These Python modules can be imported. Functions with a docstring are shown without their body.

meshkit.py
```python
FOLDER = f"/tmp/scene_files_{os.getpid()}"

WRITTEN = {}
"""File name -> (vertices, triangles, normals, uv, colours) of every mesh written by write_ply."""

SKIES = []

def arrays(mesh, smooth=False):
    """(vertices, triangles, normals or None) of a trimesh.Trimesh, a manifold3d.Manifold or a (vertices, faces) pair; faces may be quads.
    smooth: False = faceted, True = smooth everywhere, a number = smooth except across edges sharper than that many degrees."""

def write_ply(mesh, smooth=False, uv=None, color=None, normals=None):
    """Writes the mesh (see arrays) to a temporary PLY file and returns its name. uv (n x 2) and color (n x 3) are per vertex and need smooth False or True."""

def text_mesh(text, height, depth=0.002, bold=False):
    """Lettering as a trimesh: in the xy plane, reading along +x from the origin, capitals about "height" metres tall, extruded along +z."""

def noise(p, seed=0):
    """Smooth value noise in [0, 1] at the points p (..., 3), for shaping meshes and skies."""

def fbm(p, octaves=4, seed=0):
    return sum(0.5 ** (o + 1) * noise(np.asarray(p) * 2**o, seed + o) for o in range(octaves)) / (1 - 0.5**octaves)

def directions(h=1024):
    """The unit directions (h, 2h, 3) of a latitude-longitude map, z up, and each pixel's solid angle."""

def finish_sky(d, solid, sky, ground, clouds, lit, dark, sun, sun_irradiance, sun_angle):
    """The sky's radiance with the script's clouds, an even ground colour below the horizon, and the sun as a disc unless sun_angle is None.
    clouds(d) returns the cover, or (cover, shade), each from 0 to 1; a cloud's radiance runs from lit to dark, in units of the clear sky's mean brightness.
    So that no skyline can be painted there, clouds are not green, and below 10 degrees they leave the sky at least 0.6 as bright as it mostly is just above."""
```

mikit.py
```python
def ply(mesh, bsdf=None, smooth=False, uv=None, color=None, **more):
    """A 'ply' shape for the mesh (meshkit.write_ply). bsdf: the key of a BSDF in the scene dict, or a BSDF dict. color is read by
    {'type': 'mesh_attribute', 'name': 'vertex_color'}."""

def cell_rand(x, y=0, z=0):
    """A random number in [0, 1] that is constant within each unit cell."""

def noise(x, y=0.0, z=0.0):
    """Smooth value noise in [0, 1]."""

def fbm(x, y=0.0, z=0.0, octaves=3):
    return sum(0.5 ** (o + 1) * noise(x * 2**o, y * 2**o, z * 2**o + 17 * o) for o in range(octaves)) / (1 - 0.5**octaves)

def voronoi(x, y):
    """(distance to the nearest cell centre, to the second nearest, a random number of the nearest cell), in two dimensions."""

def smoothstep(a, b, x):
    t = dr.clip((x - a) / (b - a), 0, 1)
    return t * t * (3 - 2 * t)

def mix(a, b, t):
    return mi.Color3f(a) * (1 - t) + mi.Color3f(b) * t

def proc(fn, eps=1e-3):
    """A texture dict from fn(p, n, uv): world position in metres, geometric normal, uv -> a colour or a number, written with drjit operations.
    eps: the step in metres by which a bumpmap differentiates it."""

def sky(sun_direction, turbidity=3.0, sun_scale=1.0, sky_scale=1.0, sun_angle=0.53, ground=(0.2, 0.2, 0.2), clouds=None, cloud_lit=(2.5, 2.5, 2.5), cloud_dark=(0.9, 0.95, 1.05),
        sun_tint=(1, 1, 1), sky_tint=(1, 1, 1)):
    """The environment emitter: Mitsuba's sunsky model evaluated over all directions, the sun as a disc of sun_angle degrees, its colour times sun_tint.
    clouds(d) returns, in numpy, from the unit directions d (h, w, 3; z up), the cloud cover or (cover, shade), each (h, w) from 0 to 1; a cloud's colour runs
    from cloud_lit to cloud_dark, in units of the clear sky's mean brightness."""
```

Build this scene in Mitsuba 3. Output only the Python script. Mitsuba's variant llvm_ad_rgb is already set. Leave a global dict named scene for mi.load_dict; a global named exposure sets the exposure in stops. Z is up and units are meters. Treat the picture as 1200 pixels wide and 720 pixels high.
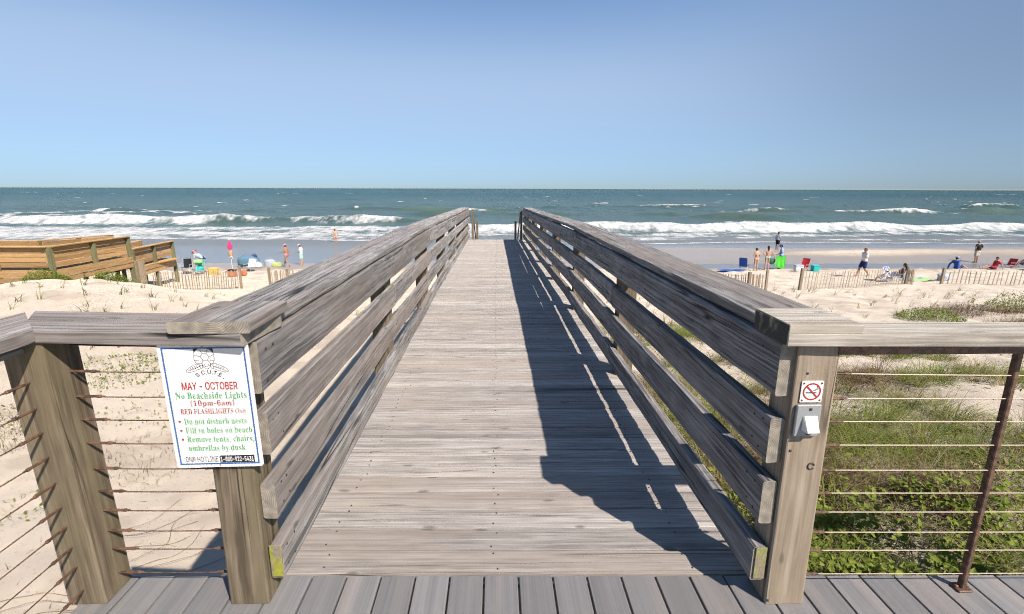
import math, random
import numpy as np, trimesh, drjit as dr, mitsuba as mi
import manifold3d as m3
from shapely.geometry import Polygon, Point, LineString, box as sbox
from shapely import affinity
import mikit, meshkit
from mikit import noise, fbm, cell_rand, smoothstep, mix, voronoi

scene, labels = {}, {}
exposure = 1.62
SUN = (0.635, -0.82, 1.0)

# ---------------------------------------------------------------- camera and sky
EYE = 1.55
_f, _yaw, _pit, _rol = 590.0, math.radians(1.75), math.atan(139 / 590), math.radians(0.172)
_F = np.array([math.sin(_yaw) * math.cos(_pit), math.cos(_yaw) * math.cos(_pit), -math.sin(_pit)])
_R = np.array([math.cos(_yaw), -math.sin(_yaw), 0.0])
_U = np.cross(_R, _F)
_up = -_R * math.sin(_rol) + _U * math.cos(_rol)
scene['camera'] = {'type': 'perspective', 'fov': math.degrees(2 * math.atan(600 / _f)), 'fov_axis': 'x', 'near_clip': 0.05, 'far_clip': 400000.0,
                   'to_world': mi.ScalarTransform4f().look_at([0, 0, EYE], ([0, 0, EYE] + _F).tolist(), _up.tolist())}


def cirrus(d):
    """Thin high veil: palest in a band ten to twenty degrees up, greyer towards the right, with faint streaks."""
    x, y, z = d[..., 0], d[..., 1], np.maximum(d[..., 2], 0.02)
    q = np.stack([x / (z + .18) * 0.7 + 3, y / (z + .18) * 2.6, z * 0 + 1.7], -1)
    a = meshkit.fbm(q, 5, 3)
    streak = np.clip((a - .53) * 2.2, 0, 1)
    el = np.degrees(np.arcsin(z))
    band = np.exp(-((el - 10) / 6.5) ** 2)
    az = np.degrees(np.arctan2(x, y))
    right = 1 / (1 + np.exp(-(az - 30) / 7)) * (np.abs(az) < 110)
    cover = .03 + .42 * band * (1 - .7 * right) + .05 * streak + .34 * right
    return np.clip(cover, 0, .7), np.clip(right, 0, 1)


scene['sky'] = mikit.sky(SUN, turbidity=3.0, sun_scale=1.9, clouds=cirrus, cloud_lit=(2.0, 2.35, 2.85), cloud_dark=(.66, .74, .84), sun_tint=(.95, 1.03, 1.25), sky_tint=(.88, 1.04, 1.22), ground=(0.3, 0.28, 0.24))

# ---------------------------------------------------------------- helpers
_taken = {}


def numbered(name):
    k = _taken.get(name, 0)
    _taken[name] = k + 1
    return name if k == 0 else f'{name}_{k:03d}'


def tag(key, label=None, cat=None, group=None, kind=None):
    d = {}
    if label: d['label'] = label
    if cat: d['category'] = cat
    if group: d['group'] = group
    if kind: d['kind'] = kind
    labels[key] = d
    return key


def thing(name, label, cat, group=None):
    return tag(numbered(name), label, cat, group)


def put(name, mesh, bsdf, parent=None, smooth=False, uv=None, **more):
    key = numbered(f'{parent}__{name}' if parent else name)
    if isinstance(mesh, dict):
        scene[key] = {**mesh, **more}
    else:
        if isinstance(mesh, tuple) and len(mesh) == 3:
            mesh, uv = mesh[:2], mesh[2]
        scene[key] = mikit.ply(mesh, bsdf, smooth=smooth, uv=uv, **more)
    return key


T4 = mi.ScalarTransform4f


def unit(v):
    v = np.asarray(v, float)
    return v / np.linalg.norm(v)


_rng = np.random.default_rng(11)


def lumber(p0, p1, wdir, w, t, seg=None, cham=.004, wob=.0012, crown=0.0, skew0=0.0, skew1=0.0, seed=None, bow=0.0):
    """A sawn board from p0 to p1 (centre line); w across wdir, t across the third direction. Its uv carries metres along and across the grain."""
    p0, p1 = np.asarray(p0, float), np.asarray(p1, float)
    a = unit(p1 - p0)
    wd = np.asarray(wdir, float); wd = unit(wd - a * (wd @ a))
    td = np.cross(a, wd)
    L = np.linalg.norm(p1 - p0)
    n = seg or max(2, int(L / .12))
    hw, ht, c = w / 2, t / 2, cham
    e = c * .29
    prof = [(-hw + c, -ht), (hw - c, -ht), (hw - e, -ht + e), (hw, -ht + c), (hw, ht - c), (hw - e, ht - e), (hw - c, ht)]
    if crown:
        for q in (.6, .25, -.25, -.6):
            prof.append((q * hw, ht + crown * (1 - q * q)))
    prof += [(-hw + c, ht), (-hw + e, ht - e), (-hw, ht - c), (-hw, -ht + c), (-hw + e, -ht + e)]
    prof = np.array(prof)
    m = len(prof)
    per = np.concatenate([[0], np.cumsum(np.linalg.norm(np.roll(prof, -1, 0) - prof, axis=1))])
    k = int(_rng.integers(0, 40)) if seed is None else seed % 40
    vo = 2 * int(_rng.integers(0, 12)) + .4
    s = np.linspace(0, L, n + 1)
    ph = _rng.random() * 100
    idx = np.arange(m + 1) % m
    P = prof[idx]                                                     # m+1
    S, I = np.meshgrid(s, idx, indexing='ij')
    nz = meshkit.noise(np.stack([S * 7 + ph, I * 1.37, 0 * S + ph], -1)) - .5
    nz2 = meshkit.noise(np.stack([S * 1.3 + ph, 0 * S, 0 * S + 3.1], -1)) - .5
    r = P[None] * (1 + 0 * S[..., None])
    d = P / np.maximum(np.linalg.norm(P, axis=1, keepdims=True), 1e-9)
    r = r + d[None] * (nz * 2 * wob)[..., None]
    r[..., 1] += nz2 * 2 * wob * 1.5 + bow * np.sin(np.pi * S / L)
    along = S + (np.where(S < 1e-9, skew0, 0) + np.where(S > L - 1e-9, skew1, 0)) * (r[..., 0] / hw)
    V = p0 + along[..., None] * a + r[..., :1] * wd + r[..., 1:] * td
    uv = np.stack([40 * k + S + .5, vo + per[None] + 0 * S], -1)
    i, j = np.meshgrid(np.arange(n), np.arange(m), indexing='ij')
    A = i * (m + 1) + j
    q = np.stack([A, A + m + 1, A + m + 2, A + 1], -1).reshape(-1, 4)
    f = np.vstack([q[:, [0, 2, 1]], q[:, [0, 3, 2]]])
    V, uv = V.reshape(-1, 3), uv.reshape(-1, 2)
    base = len(V)
    ends, euv, ef = [], [], []
    for e, row in ((0, 0), (1, n)):
        ring = V[row * (m + 1):row * (m + 1) + m]
        o = base + e * m
        ends.append(ring)
        euv.append(np.stack([40 * k + 32 + prof[:, 0], vo + .5 + prof[:, 1]], -1))
        for t_ in range(1, m - 1):
            ef.append([o, o + t_, o + t_ + 1] if e == 0 else [o, o + t_ + 1, o + t_])
    V = np.vstack([V, *ends]); uv = np.vstack([uv, *euv]); f = np.vstack([f, ef])
    # outward orientation
    tm = trimesh.Trimesh(V, f, process=False)
    if tm.volume < 0: f = f[:, ::-1]
    return V, f, uv


def tube(pts, rad, sides=8, closed_ends=True):
    p = np.asarray(pts, float)
    r = np.broadcast_to(rad, (len(p),)).astype(float)
    t = np.gradient(p, axis=0); t /= np.linalg.norm(t, axis=1, keepdims=True) + 1e-12
    ref = np.where(np.abs(t[:, 2:]) < .9, [0, 0, 1.], [1., 0, 0])
    a = np.cross(t, ref); a /= np.linalg.norm(a, axis=1, keepdims=True)
    b = np.cross(t, a)
    g = np.arange(sides) * 2 * np.pi / sides
    V = (p[:, None] + r[:, None, None] * (np.cos(g)[None, :, None] * a[:, None] + np.sin(g)[None, :, None] * b[:, None])).reshape(-1, 3)
    i, j = np.meshgrid(np.arange(len(p) - 1), np.arange(sides), indexing='ij')
    q = np.stack([i * sides + j, i * sides + (j + 1) % sides, (i + 1) * sides + (j + 1) % sides, (i + 1) * sides + j], -1).reshape(-1, 4)
    f = np.vstack([q[:, [0, 1, 2]], q[:, [0, 2, 3]]])
    n = len(V)
    V = np.vstack([V, p[0], p[-1]])
    jj = np.arange(sides)
    f = np.vstack([f, np.stack([(jj + 1) % sides, jj, 0 * jj + n], 1), np.stack([n - sides + jj, n - sides + (jj + 1) % sides, 0 * jj + n + 1], 1)])
    if trimesh.Trimesh(V, f, process=False).volume < 0: f = f[:, ::-1]
    return V, f


def join(*ms):
    V, F, o = [], [], 0
    for m in ms:
        v, f = (m[0], m[1]) if isinstance(m, tuple) else (np.array(m.vertices), np.array(m.faces))
        f = np.asarray(f)
        V.append(v); F.append(f + o); o += len(v)
    return np.vstack(V), np.vstack(F)


def joinuv(ms):
    V, F = join(*[(m[0], m[1]) for m in ms])
    return V, F, np.vstack([m[2] for m in ms])


def bx(c, s, ch=.0):
    """box centred at c with sizes s, chamfered edges"""
    s = np.asarray(s, float)
    if ch <= 0:
        b = trimesh.creation.box(s)
        return np.array(b.vertices) + c, np.array(b.faces)
    pts = []
    for k in range(3):
        e = s / 2 - ch; e[k] = s[k] / 2
        pts += [e * [x, y, z] for x in (-1, 1) for y in (-1, 1) for z in (-1, 1)]
    h = trimesh.convex.convex_hull(np.array(pts))
    return np.array(h.vertices) + c, np.array(h.faces)


def ext(poly, depth):
    """shapely polygon(s) in (x, z), extruded towards -y by depth (starting at y = 0)"""
    ms = []
    for g in getattr(poly, 'geoms', [poly]):
        if g.is_empty or g.area < 1e-9: continue
        m = trimesh.creation.extrude_polygon(g, depth, engine='earcut')
        v = np.array(m.vertices); ms.append((np.stack([v[:, 0], -v[:, 2], v[:, 1]], 1), np.array(m.faces)))
    return join(*ms)


# ---------------------------------------------------------------- materials
def rgb(*c): return {'type': 'rgb', 'value': list(c)}


def plain(name, c, rough=.6, spec=.4, metal=0.0):
    scene[name] = {'type': 'twosided', 'nested': {'type': 'principled', 'base_color': rgb(*[.74 * q for q in c]), 'roughness': rough, 'specular': spec, 'metallic': metal}}
    return name


def woodpair(dark, light, stain, stain_amt=.6, crack=.65, tone=.36, moss=None, fine=1.0, blotch=.5):
    def core(uv):
        u, v = uv.x, uv.y
        k = dr.floor(u / 40)
        al = u - 40 * k
        c = dr.floor(v / 2)
        r1, r2 = cell_rand(k, c, 3), cell_rand(k, c, 7)
        warp = .016 * noise(al * 1.7 + k * 3.1, v * 5.0, c) + .004 * noise(al * 9, v * 12, c)
        vv = v + warp
        g = fbm(al * 1.5 + k, vv * 78 * fine, c, 3)
        f = .55 * noise(al * 9.0, vv * 330 * fine, k) + .45 * noise(al * 14.0, vv * 150 * fine, k + 5)
        broad = fbm(al * 1.3 + 5, v * 9, k + c * 3, 2)
        ck = (1 - smoothstep(.0, .045, dr.abs(noise(al * .45 + k, vv * 36, 9 + c) - .5))) * smoothstep(.5, .72, noise(al * .9, v * 13, 4 + k))
        return k, al, v, c, r1, r2, g, f, broad, ck

    def col(p, n, uv):
        k, al, v, c, r1, r2, g, f, broad, ck = core(uv)
        blot = fbm(al * 7 + 3, v * 22, c + k, 3)
        o = mix(dark, light, dr.clip(-.18 + 1.15 * g +   .70 * (f - .5) + .30 * (broad - .5) + blotch * (blot - .5), 0, 1))
        o = mix(o, stain, smoothstep(.48, .78, broad * .7 + r2 * .35) * stain_amt)
        o = o * (1 - tone / 2 + tone * r1) * (1 - crack * ck)
        # knots
        a, b, w = voronoi(al * 2.6 + k * 7 + .08 * noise(al * 9, v * 30), v * 7.5 + .1 * noise(al * 12, v * 20, 5))
        kn = smoothstep(.11, .03, a) * dr.select(w > .80, 1.0, 0.0)
        o = mix(o, mi.Color3f(dark) * .55, kn * .7)
        # end grain
        x, y = al - 32, v - 2 * c - .9
        d = dr.sqrt(dr.square(x - (r1 - .5) * .12) + dr.square(y + .05 + .03 * r2)) + .003 * noise(x * 60, y * 60)
        ring = .5 + .5 * dr.sin(d * 900)
        e = mix(mi.Color3f(dark) * .75, mi.Color3f(light) * mi.Color3f(1.12, 1.03, .84), dr.clip(.25 + .6 * ring * noise(x * 90, y * 90) + .3 * noise(x * 30, y * 40, 3), 0, 1))
        o = dr.select(al > 25, e, o)
        if moss is not None:
            ms = smoothstep(.45, .7, fbm(p.x * 5, p.y * 5, p.z * 4, 3)) * smoothstep(.75, .1, p.z)
            o = mix(o, moss, ms * .65)
        return o

    def height(p, n, uv):
        k, al, v, c, r1, r2, g, f, broad, ck = core(uv)
        return dr.select(al > 25, noise(uv.x * 300, uv.y * 300) * .4, .9 * g + .35 * f - 1.1 * ck)
    return mikit.proc(col), mikit.proc(height, eps=6e-4)


def wood(name, *a, rough=.75, spec=.25, bump=.0022, **k):
    c, h = woodpair(*a, **k)
    scene[name] = {'type': 'twosided', 'nested': {'type': 'bumpmap', 'arbitrary': h, 'scale': bump, 'nested': {'type': 'principled', 'base_color': c, 'roughness': rough, 'specular': spec}}}


wood('rail_wood', (0.080, 0.077, 0.075), (0.312, 0.304, 0.295), (0.145, 0.118, 0.098), stain_amt=.5, crack=.85, blotch=.55, fine=1.45)
wood('plank_wood', (0.185, 0.172, 0.158), (0.438, 0.418, 0.390), (0.255, 0.215, 0.180), stain_amt=.55, tone=.26, crack=.65, blotch=.4, fine=1.3)
wood('pale_wood', (0.208, 0.191, 0.157), (0.456, 0.429, 0.375), (0.268, 0.214, 0.154), stain_amt=.40, tone=.10)
wood('post_wood', (0.074, 0.057, 0.039), (0.221, 0.181, 0.127), (0.127, 0.111, 0.060), stain_amt=.5, tone=.15, crack=.65)
wood('pale_post_wood', (0.168, 0.137, 0.101), (0.328, 0.281, 0.218), (0.248, 0.194, 0.134), stain_amt=.40, tone=.08, crack=.55)
wood('new_pine', (0.274, 0.161, 0.065), (0.467, 0.313, 0.161), (0.354, 0.217, 0.089), stain_amt=.6, crack=.4, tone=.45)
wood('treated_post', (0.114, 0.114, 0.057), (0.194, 0.188, 0.101), (0.147, 0.147, 0.074), stain_amt=.5, crack=.3)
wood('lath_wood', (0.201, 0.157, 0.107), (0.348, 0.288, 0.214), (0.241, 0.188, 0.127), stain_amt=.5, crack=.3, tone=.5)


def comp_col(p, n, uv):
    k = dr.floor(uv.x / 40); al = uv.x - 40 * k
    c = dr.floor(uv.y / 2)
    r = cell_rand(k, c, 3)
    g = fbm(al * .7 + k * 3, uv.y * 34, c, 3)
    f = .5 * noise(al * 2.2, uv.y * 420, k) + .5 * noise(al * 5.0, uv.y * 900, k)
    o = mix((0.112, 0.112, 0.113), (0.221, 0.218, 0.217), dr.clip(.2 + g * .6 + (f - .5) * .55, 0, 1))
    o = mix(o, (0.255, 0.224, 0.201), smoothstep(.55, .8, fbm(al * .9, uv.y * 14, k + 4, 2)) * .35)
    return o * (.88 + .24 * r)


def comp_h(p, n, uv):
    k = dr.floor(uv.x / 40); al = uv.x - 40 * k
    return noise(al * 1.5, uv.y * 420, k) * .6 + fbm(al * 1.2, uv.y * 90, k, 2)


scene['composite'] = {'type': 'twosided', 'nested': {'type': 'bumpmap', 'arbitrary': mikit.proc(comp_h, eps=6e-4), 'scale': .0006,
                      'nested': {'type': 'principled', 'base_color': mikit.proc(comp_col), 'roughness': .5, 'specular': .4}}}


def rust_col(p, n, uv):
    a = fbm(p.x * 55, p.y * 55, p.z * 55, 3)
    return mix((.065, .038, .026), (.145, .080, .050), smoothstep(.3, .7, a))


scene['rust'] = {'type': 'twosided', 'nested': {'type': 'principled', 'base_color': mikit.proc(rust_col), 'roughness': .55, 'specular': .5, 'metallic': .15}}
plain('cable_steel', (.52, .42, .33), .45, .5, .1)
plain('screw_steel', (.05, .045, .04), .6)
plain('galvanised', (.33, .35, .355), .55, .4, .1)
plain('cream_plastic', (.80, .79, .72), .35, .5)
plain('sign_white', (.82, .83, .82), .3, .5)
plain('sign_blue', (.05, .14, .38), .4)
plain('sign_red', (.42, .035, .03), .4)
plain('sign_maroon', (.30, .035, .03), .4)
plain('sign_green', (.07, .33, .12), .4)
plain('sign_black', (.02, .02, .022), .4)


def mossy(name, green):
    def col(p, n, uv):
        a = fbm(p.x * 30, p.y * 30, p.z * 22, 3)
        b = noise(p.x * 220, p.y * 220, p.z * 90)
        o = mix((0.210, 0.182, 0.133), green, smoothstep(.34, .58, a + (dr.select(p.z > .6, 1.22, .172) - p.z) * 1.2))
        return o * (.7 + .5 * b)
    scene[name] = {'type': 'twosided', 'nested': {'type': 'principled', 'base_color': mikit.proc(col), 'roughness': .8, 'specular': .2}}


mossy('moss_bright', (.25, .25, .035))
mossy('stain_and_shade', (.05, .05, .04))  # no moss here: black stain and end shade mixed into one colour
mossy('moss_pale', (.22, .22, .095))


def sand_mask(p):
    wet = smoothstep(-3.98, -4.22, p.z + .12 * (fbm(p.x * .13, p.y * .22, 3.0, 3) - .5))
    return wet


def sand_col(p, n, uv):
    a = fbm(p.x * .5, p.y * .5, 2.0, 3)
    b = fbm(p.x * 7, p.y * 7, p.z * 7, 3)
    g = noise(p.x * 160, p.y * 160, p.z * 160)
    o = mix((0.330, 0.285, 0.228), (0.444, 0.395, 0.325), dr.clip(.5 * a + .5 * b + .35 * (g - .5), 0, 1))
    w = smoothstep(.52, .74, fbm(p.x * 1.4, p.y * 2.3, 7.0, 3)) * .35
    o = mix(o, (0.211, 0.170, 0.126), w)
    sp = noise(p.x * 34, p.y * 34, 3.0) * noise(p.x * 61, p.y * 61, 8.0)
    o = mix(o, (.20, .15, .11), smoothstep(.55, .72, sp) * .5)
    return mix(o, (.225, .195, .160), sand_mask(p))


def sand_rough(p, n, uv):
    return .95 - .68 * smoothstep(.6, 1.0, sand_mask(p))


scene['sand'] = {'type': 'principled', 'base_color': mikit.proc(sand_col), 'roughness': mikit.proc(sand_rough), 'specular': .35}


def water_col(p, n, uv):
    sh = uv.y
    far = smoothstep(60, 500, p.y)
    a = fbm(p.x * .012, p.y * .02, 1.0, 3)
    deep = mix((0.012, 0.043, 0.044), (0.019, 0.058, 0.052), a)
    near = mix((0.039, 0.075, 0.072), (0.060, 0.090, 0.078), a)
    o = mix(near, deep, far)
    o = mix(o, (0.078, 0.120, 0.078), smoothstep(.15, .4, sh) * (1 - smoothstep(.45, .6, sh)) * smoothstep(66, 70, p.y))
    o = mix(o, (0.119, 0.126, 0.119), smoothstep(68, 60, p.y))
    o = mix(o, (.125, .125, .12), smoothstep(.5, .95, sh))
    return o


def water_rough(p, n, uv):
    return .34 - .17 * smoothstep(.55, .95, uv.y)


def foam_w(p, n, uv):
    a = fbm(p.x * 1.1, p.y * .55, 4.0, 4)
    b = fbm(p.x * .33, p.y * .22, 9.0, 3)
    t = .62 * a + .38 * b
    c = noise(p.x * 3.2, p.y * 1.6, 2.0)
    return smoothstep(.62, .86, (t * .8 + .2 * c) * .62 + uv.x * .62)


def foam_col(p, n, uv):
    a = fbm(p.x * 1.7, p.y * .8, p.z * 2.5, 3)
    return mix((0.331, 0.360, 0.360), (0.533, 0.540, 0.533), smoothstep(.30, .62, a))


scene['water'] = {'type': 'principled', 'base_color': mikit.proc(water_col), 'roughness': mikit.proc(water_rough), 'eta': 1.30}
scene['sea_surface'] = {'type': 'blendbsdf', 'weight': mikit.proc(foam_w), 'a': {'type': 'ref', 'id': 'water'},
                        'b': {'type': 'diffuse', 'reflectance': mikit.proc(foam_col)}}


def leaf_col(p, n, uv):
    r, d = uv.x, uv.y
    g = mix((0.085, 0.130, 0.022), (0.240, 0.285, 0.062), r)
    y = mix((0.180, 0.150, 0.064), (0.345, 0.292, 0.165), r)
    b = mix((0.075, 0.041, 0.024), (0.150, 0.094, 0.060), r)
    o = mix(g, y, smoothstep(.3, .6, d))
    return mix(o, b, smoothstep(.75, .95, d))


scene['foliage'] = {'type': 'principledthin', 'base_color': mikit.proc(leaf_col), 'roughness': .55, 'diff_trans': .6, 'spec_trans': 0.0}

# ---------------------------------------------------------------- the ground
def ground_z(x, y):
    x, y = np.asarray(x, float), np.asarray(y, float)
    Y_ = [-60, -8, 1.0, 3, 6, 12, 18, 25, 30, 36, 42, 50, 60, 90, 200]
    far = [-1.95, -2.6, -3.4, -3.82, -4.12, -4.25, -4.42, -4.9, -7.0, -12]
    zl = np.interp(y, Y_, [-1.9, -2.3, -2.55, -2.6, -2.55] + far)
    zr = np.interp(y, Y_, [-.6, -.7, -.74, -.82, -1.08] + far)
    w = 1 / (1 + np.exp(-(x - .75) / .22))
    z = zl * (1 - w) + zr * w
    z = z + 1.12 * np.exp(-((x + 12.8) / 5.2) ** 2 - ((y - 14.8) / 3.4) ** 2)            # the dune left of the walkway
    z = z - .35 * np.exp(-((x + 18) / 2.5) ** 2 - ((y - 21) / 3.0) ** 2)
    left = 1 / (1 + np.exp((x + 4) / 2.5))
    z = z - .20 * left * np.exp(-((y - 45) / 6.5) ** 2)                                   # tidal pool
    rgt = 1 / (1 + np.exp(-(x - 8) / 3))
    z = z + .10 * rgt * np.exp(-((y - 48.5) / 5.0) ** 2) - .24 * rgt * np.exp(-((y - 38.6) / 2.0) ** 2)
    z = z + .20 * np.exp(-((x - 32 - (y - 44) * 1.2) / 8.5) ** 2 - ((y - 45.5) / 2.6) ** 2)   # sand bar
    z = z + .14 * np.exp(-((x - 52) / 14) ** 2 - ((y - 47) / 5.0) ** 2)
    z = z + .11 * np.exp(-((x - 17) / 9) ** 2 - ((y - 49.5) / 3.0) ** 2)
    p = np.stack([x, y, 0 * x], -1)
    dune = np.clip((27 - y) / 6, .12, 1)
    z = z + (meshkit.fbm(p / 3.2, 3, 5) - .5) * .30 * dune + (meshkit.fbm(p / .55, 4, 9) - .5) * .17 * dune
    beach = np.clip((y - 22) / 5, 0, 1) * np.clip((41 - y) / 5, 0, 1)
    z = z + (meshkit.fbm(p / .46, 3, 21) - .5) * .20 * beach
    return z


def grid_mesh(X, Y, Z):
    n, m = X.shape
    V = np.stack([X, Y, Z], -1).reshape(-1, 3)
    i, j = np.meshgrid(np.arange(n - 1), np.arange(m - 1), indexing='ij')
    a = i * m + j
    q = np.stack([a, a + 1, a + m + 1, a + m], -1).reshape(-1, 4)
    return V, np.vstack([q[:, [0, 1, 2]], q[:, [0, 2, 3]]])


yy = np.concatenate([np.linspace(-45, .5, 40)[:-1], np.geomspace(1.5, 31, 420) - 1.0, np.linspace(30.05, 62, 210), np.geomspace(62.5, 200, 24)])
tt = np.sinh(np.linspace(-2.6, 2.6, 760)) / np.sinh(2.6) * 3.2
X, Y = tt[None, :] * (yy[:, None] * .62 + 29), np.repeat(yy[:, None], len(tt), 1)
v, f = grid_mesh(X, Y, ground_z(X, Y))
tag(put('beach', (v, f), 'sand', smooth=True), kind='structure')

# ---------------------------------------------------------------- the sea
SEA = -4.35
rows = np.concatenate([np.arange(37.5, 150, .27), np.geomspace(150.3, 600, 150), np.geomspace(606, 40000, 110)])
ts = np.linspace(-1.45, 1.45, 640)
X, Y = ts[None, :] * (rows[:, None] + 8), np.repeat(rows[:, None], len(ts), 1)
cell = np.gradient(rows)[:, None]
latc = (rows[:, None] + 8) * (ts[1] - ts[0])
P3 = np.stack([X, Y, 0 * X], -1)
rs = np.random.default_rng(4)
Z = np.zeros_like(X)
open_sea = np.clip((Y - 60) / 40, 0, 1)
for lam, amp, n in ((26, .20, 5), (12, .12, 7), (6, .075, 8), (3.0, .042, 8), (1.5, .022, 8)):
    for _ in range(n):
        th = rs.normal(0, .55 if lam > 10 else .8)
        k = 2 * np.pi / (lam * rs.uniform(.75, 1.3))
        fade = np.clip(lam / (3.0 * cell) - .5, 0, 1) * np.clip(lam / (2.4 * np.maximum(latc * abs(math.sin(th)), .01)) - .5, 0, 1)
        ph = k * (X * math.sin(th) + Y * math.cos(th)) + rs.uniform(0, 7) + .8 * meshkit.noise(P3 / (lam * 3), int(lam * 10))
        Z += amp / math.sqrt(n) * (1 - np.abs(np.sin(ph / 2))) * 2 * fade
Z *= .12 + .88 * open_sea
foam = np.zeros_like(X)
green = np.zeros_like(X)
wig = (meshkit.fbm(P3 / 14, 3, 31) - .5)
wig2 = (meshkit.fbm(P3 / 3.5, 3, 37) - .5)
lump = meshkit.fbm(P3 / 1.6, 3, 41) - .5


def breaker(x0, x1, y0, y1, h, fw, front, back, width=2.6, edge=6.0, trail=0.0, grn=.5, solid=False):
    """A wave with its crest from (x0, y0) to (x1, y1), h high: steep towards the shore; fw = how much of it is foam (0 = unbroken)."""
    global Z, foam, green
    yc = y0 + (y1 - y0) * (X - x0) / (x1 - x0) + wig * 7 + wig2 * 1.6
    m = 1 / (1 + np.exp(-(X - x0) / edge * 4)) / (1 + np.exp((X - x1) / edge * 4))
    m0 = m
    m = m * np.clip(.72 + 1.1 * (meshkit.noise(np.stack([X / 9, 0 * X, 0 * X + y0], -1), 5) - .4), .25, 1.15)
    d = Y - yc
    s = np.where(d < 0, np.exp(-(d / (width * .55)) ** 2), np.exp(-(d / (width * 1.6)) ** 2))
    Z = Z + h * m * s * (1 + (.25 if abs(y0 - 80) < 13 else .08) * lump * fw)
    green = np.maximum(green, grn * m * np.exp(-((d + width * .2) / (width * .8)) ** 2))
    b = np.where(d < 0, np.clip(1 + d / front, 0, 1), np.clip(1 - d / back, 0, 1) ** 1.2)
    foam = np.maximum(foam, fw * (np.clip(m0 * 1.1, 0, 1) if solid else np.clip(m * 1.25, 0, 1)) * b)
    Z = Z + (.16 if abs(y0 - 80) < 13 else .04) * fw * m * b * lump
    if trail:
        foam = np.maximum(foam, trail * m * np.clip(1 - np.abs(d - 4) / 14, 0, 1))


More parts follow.
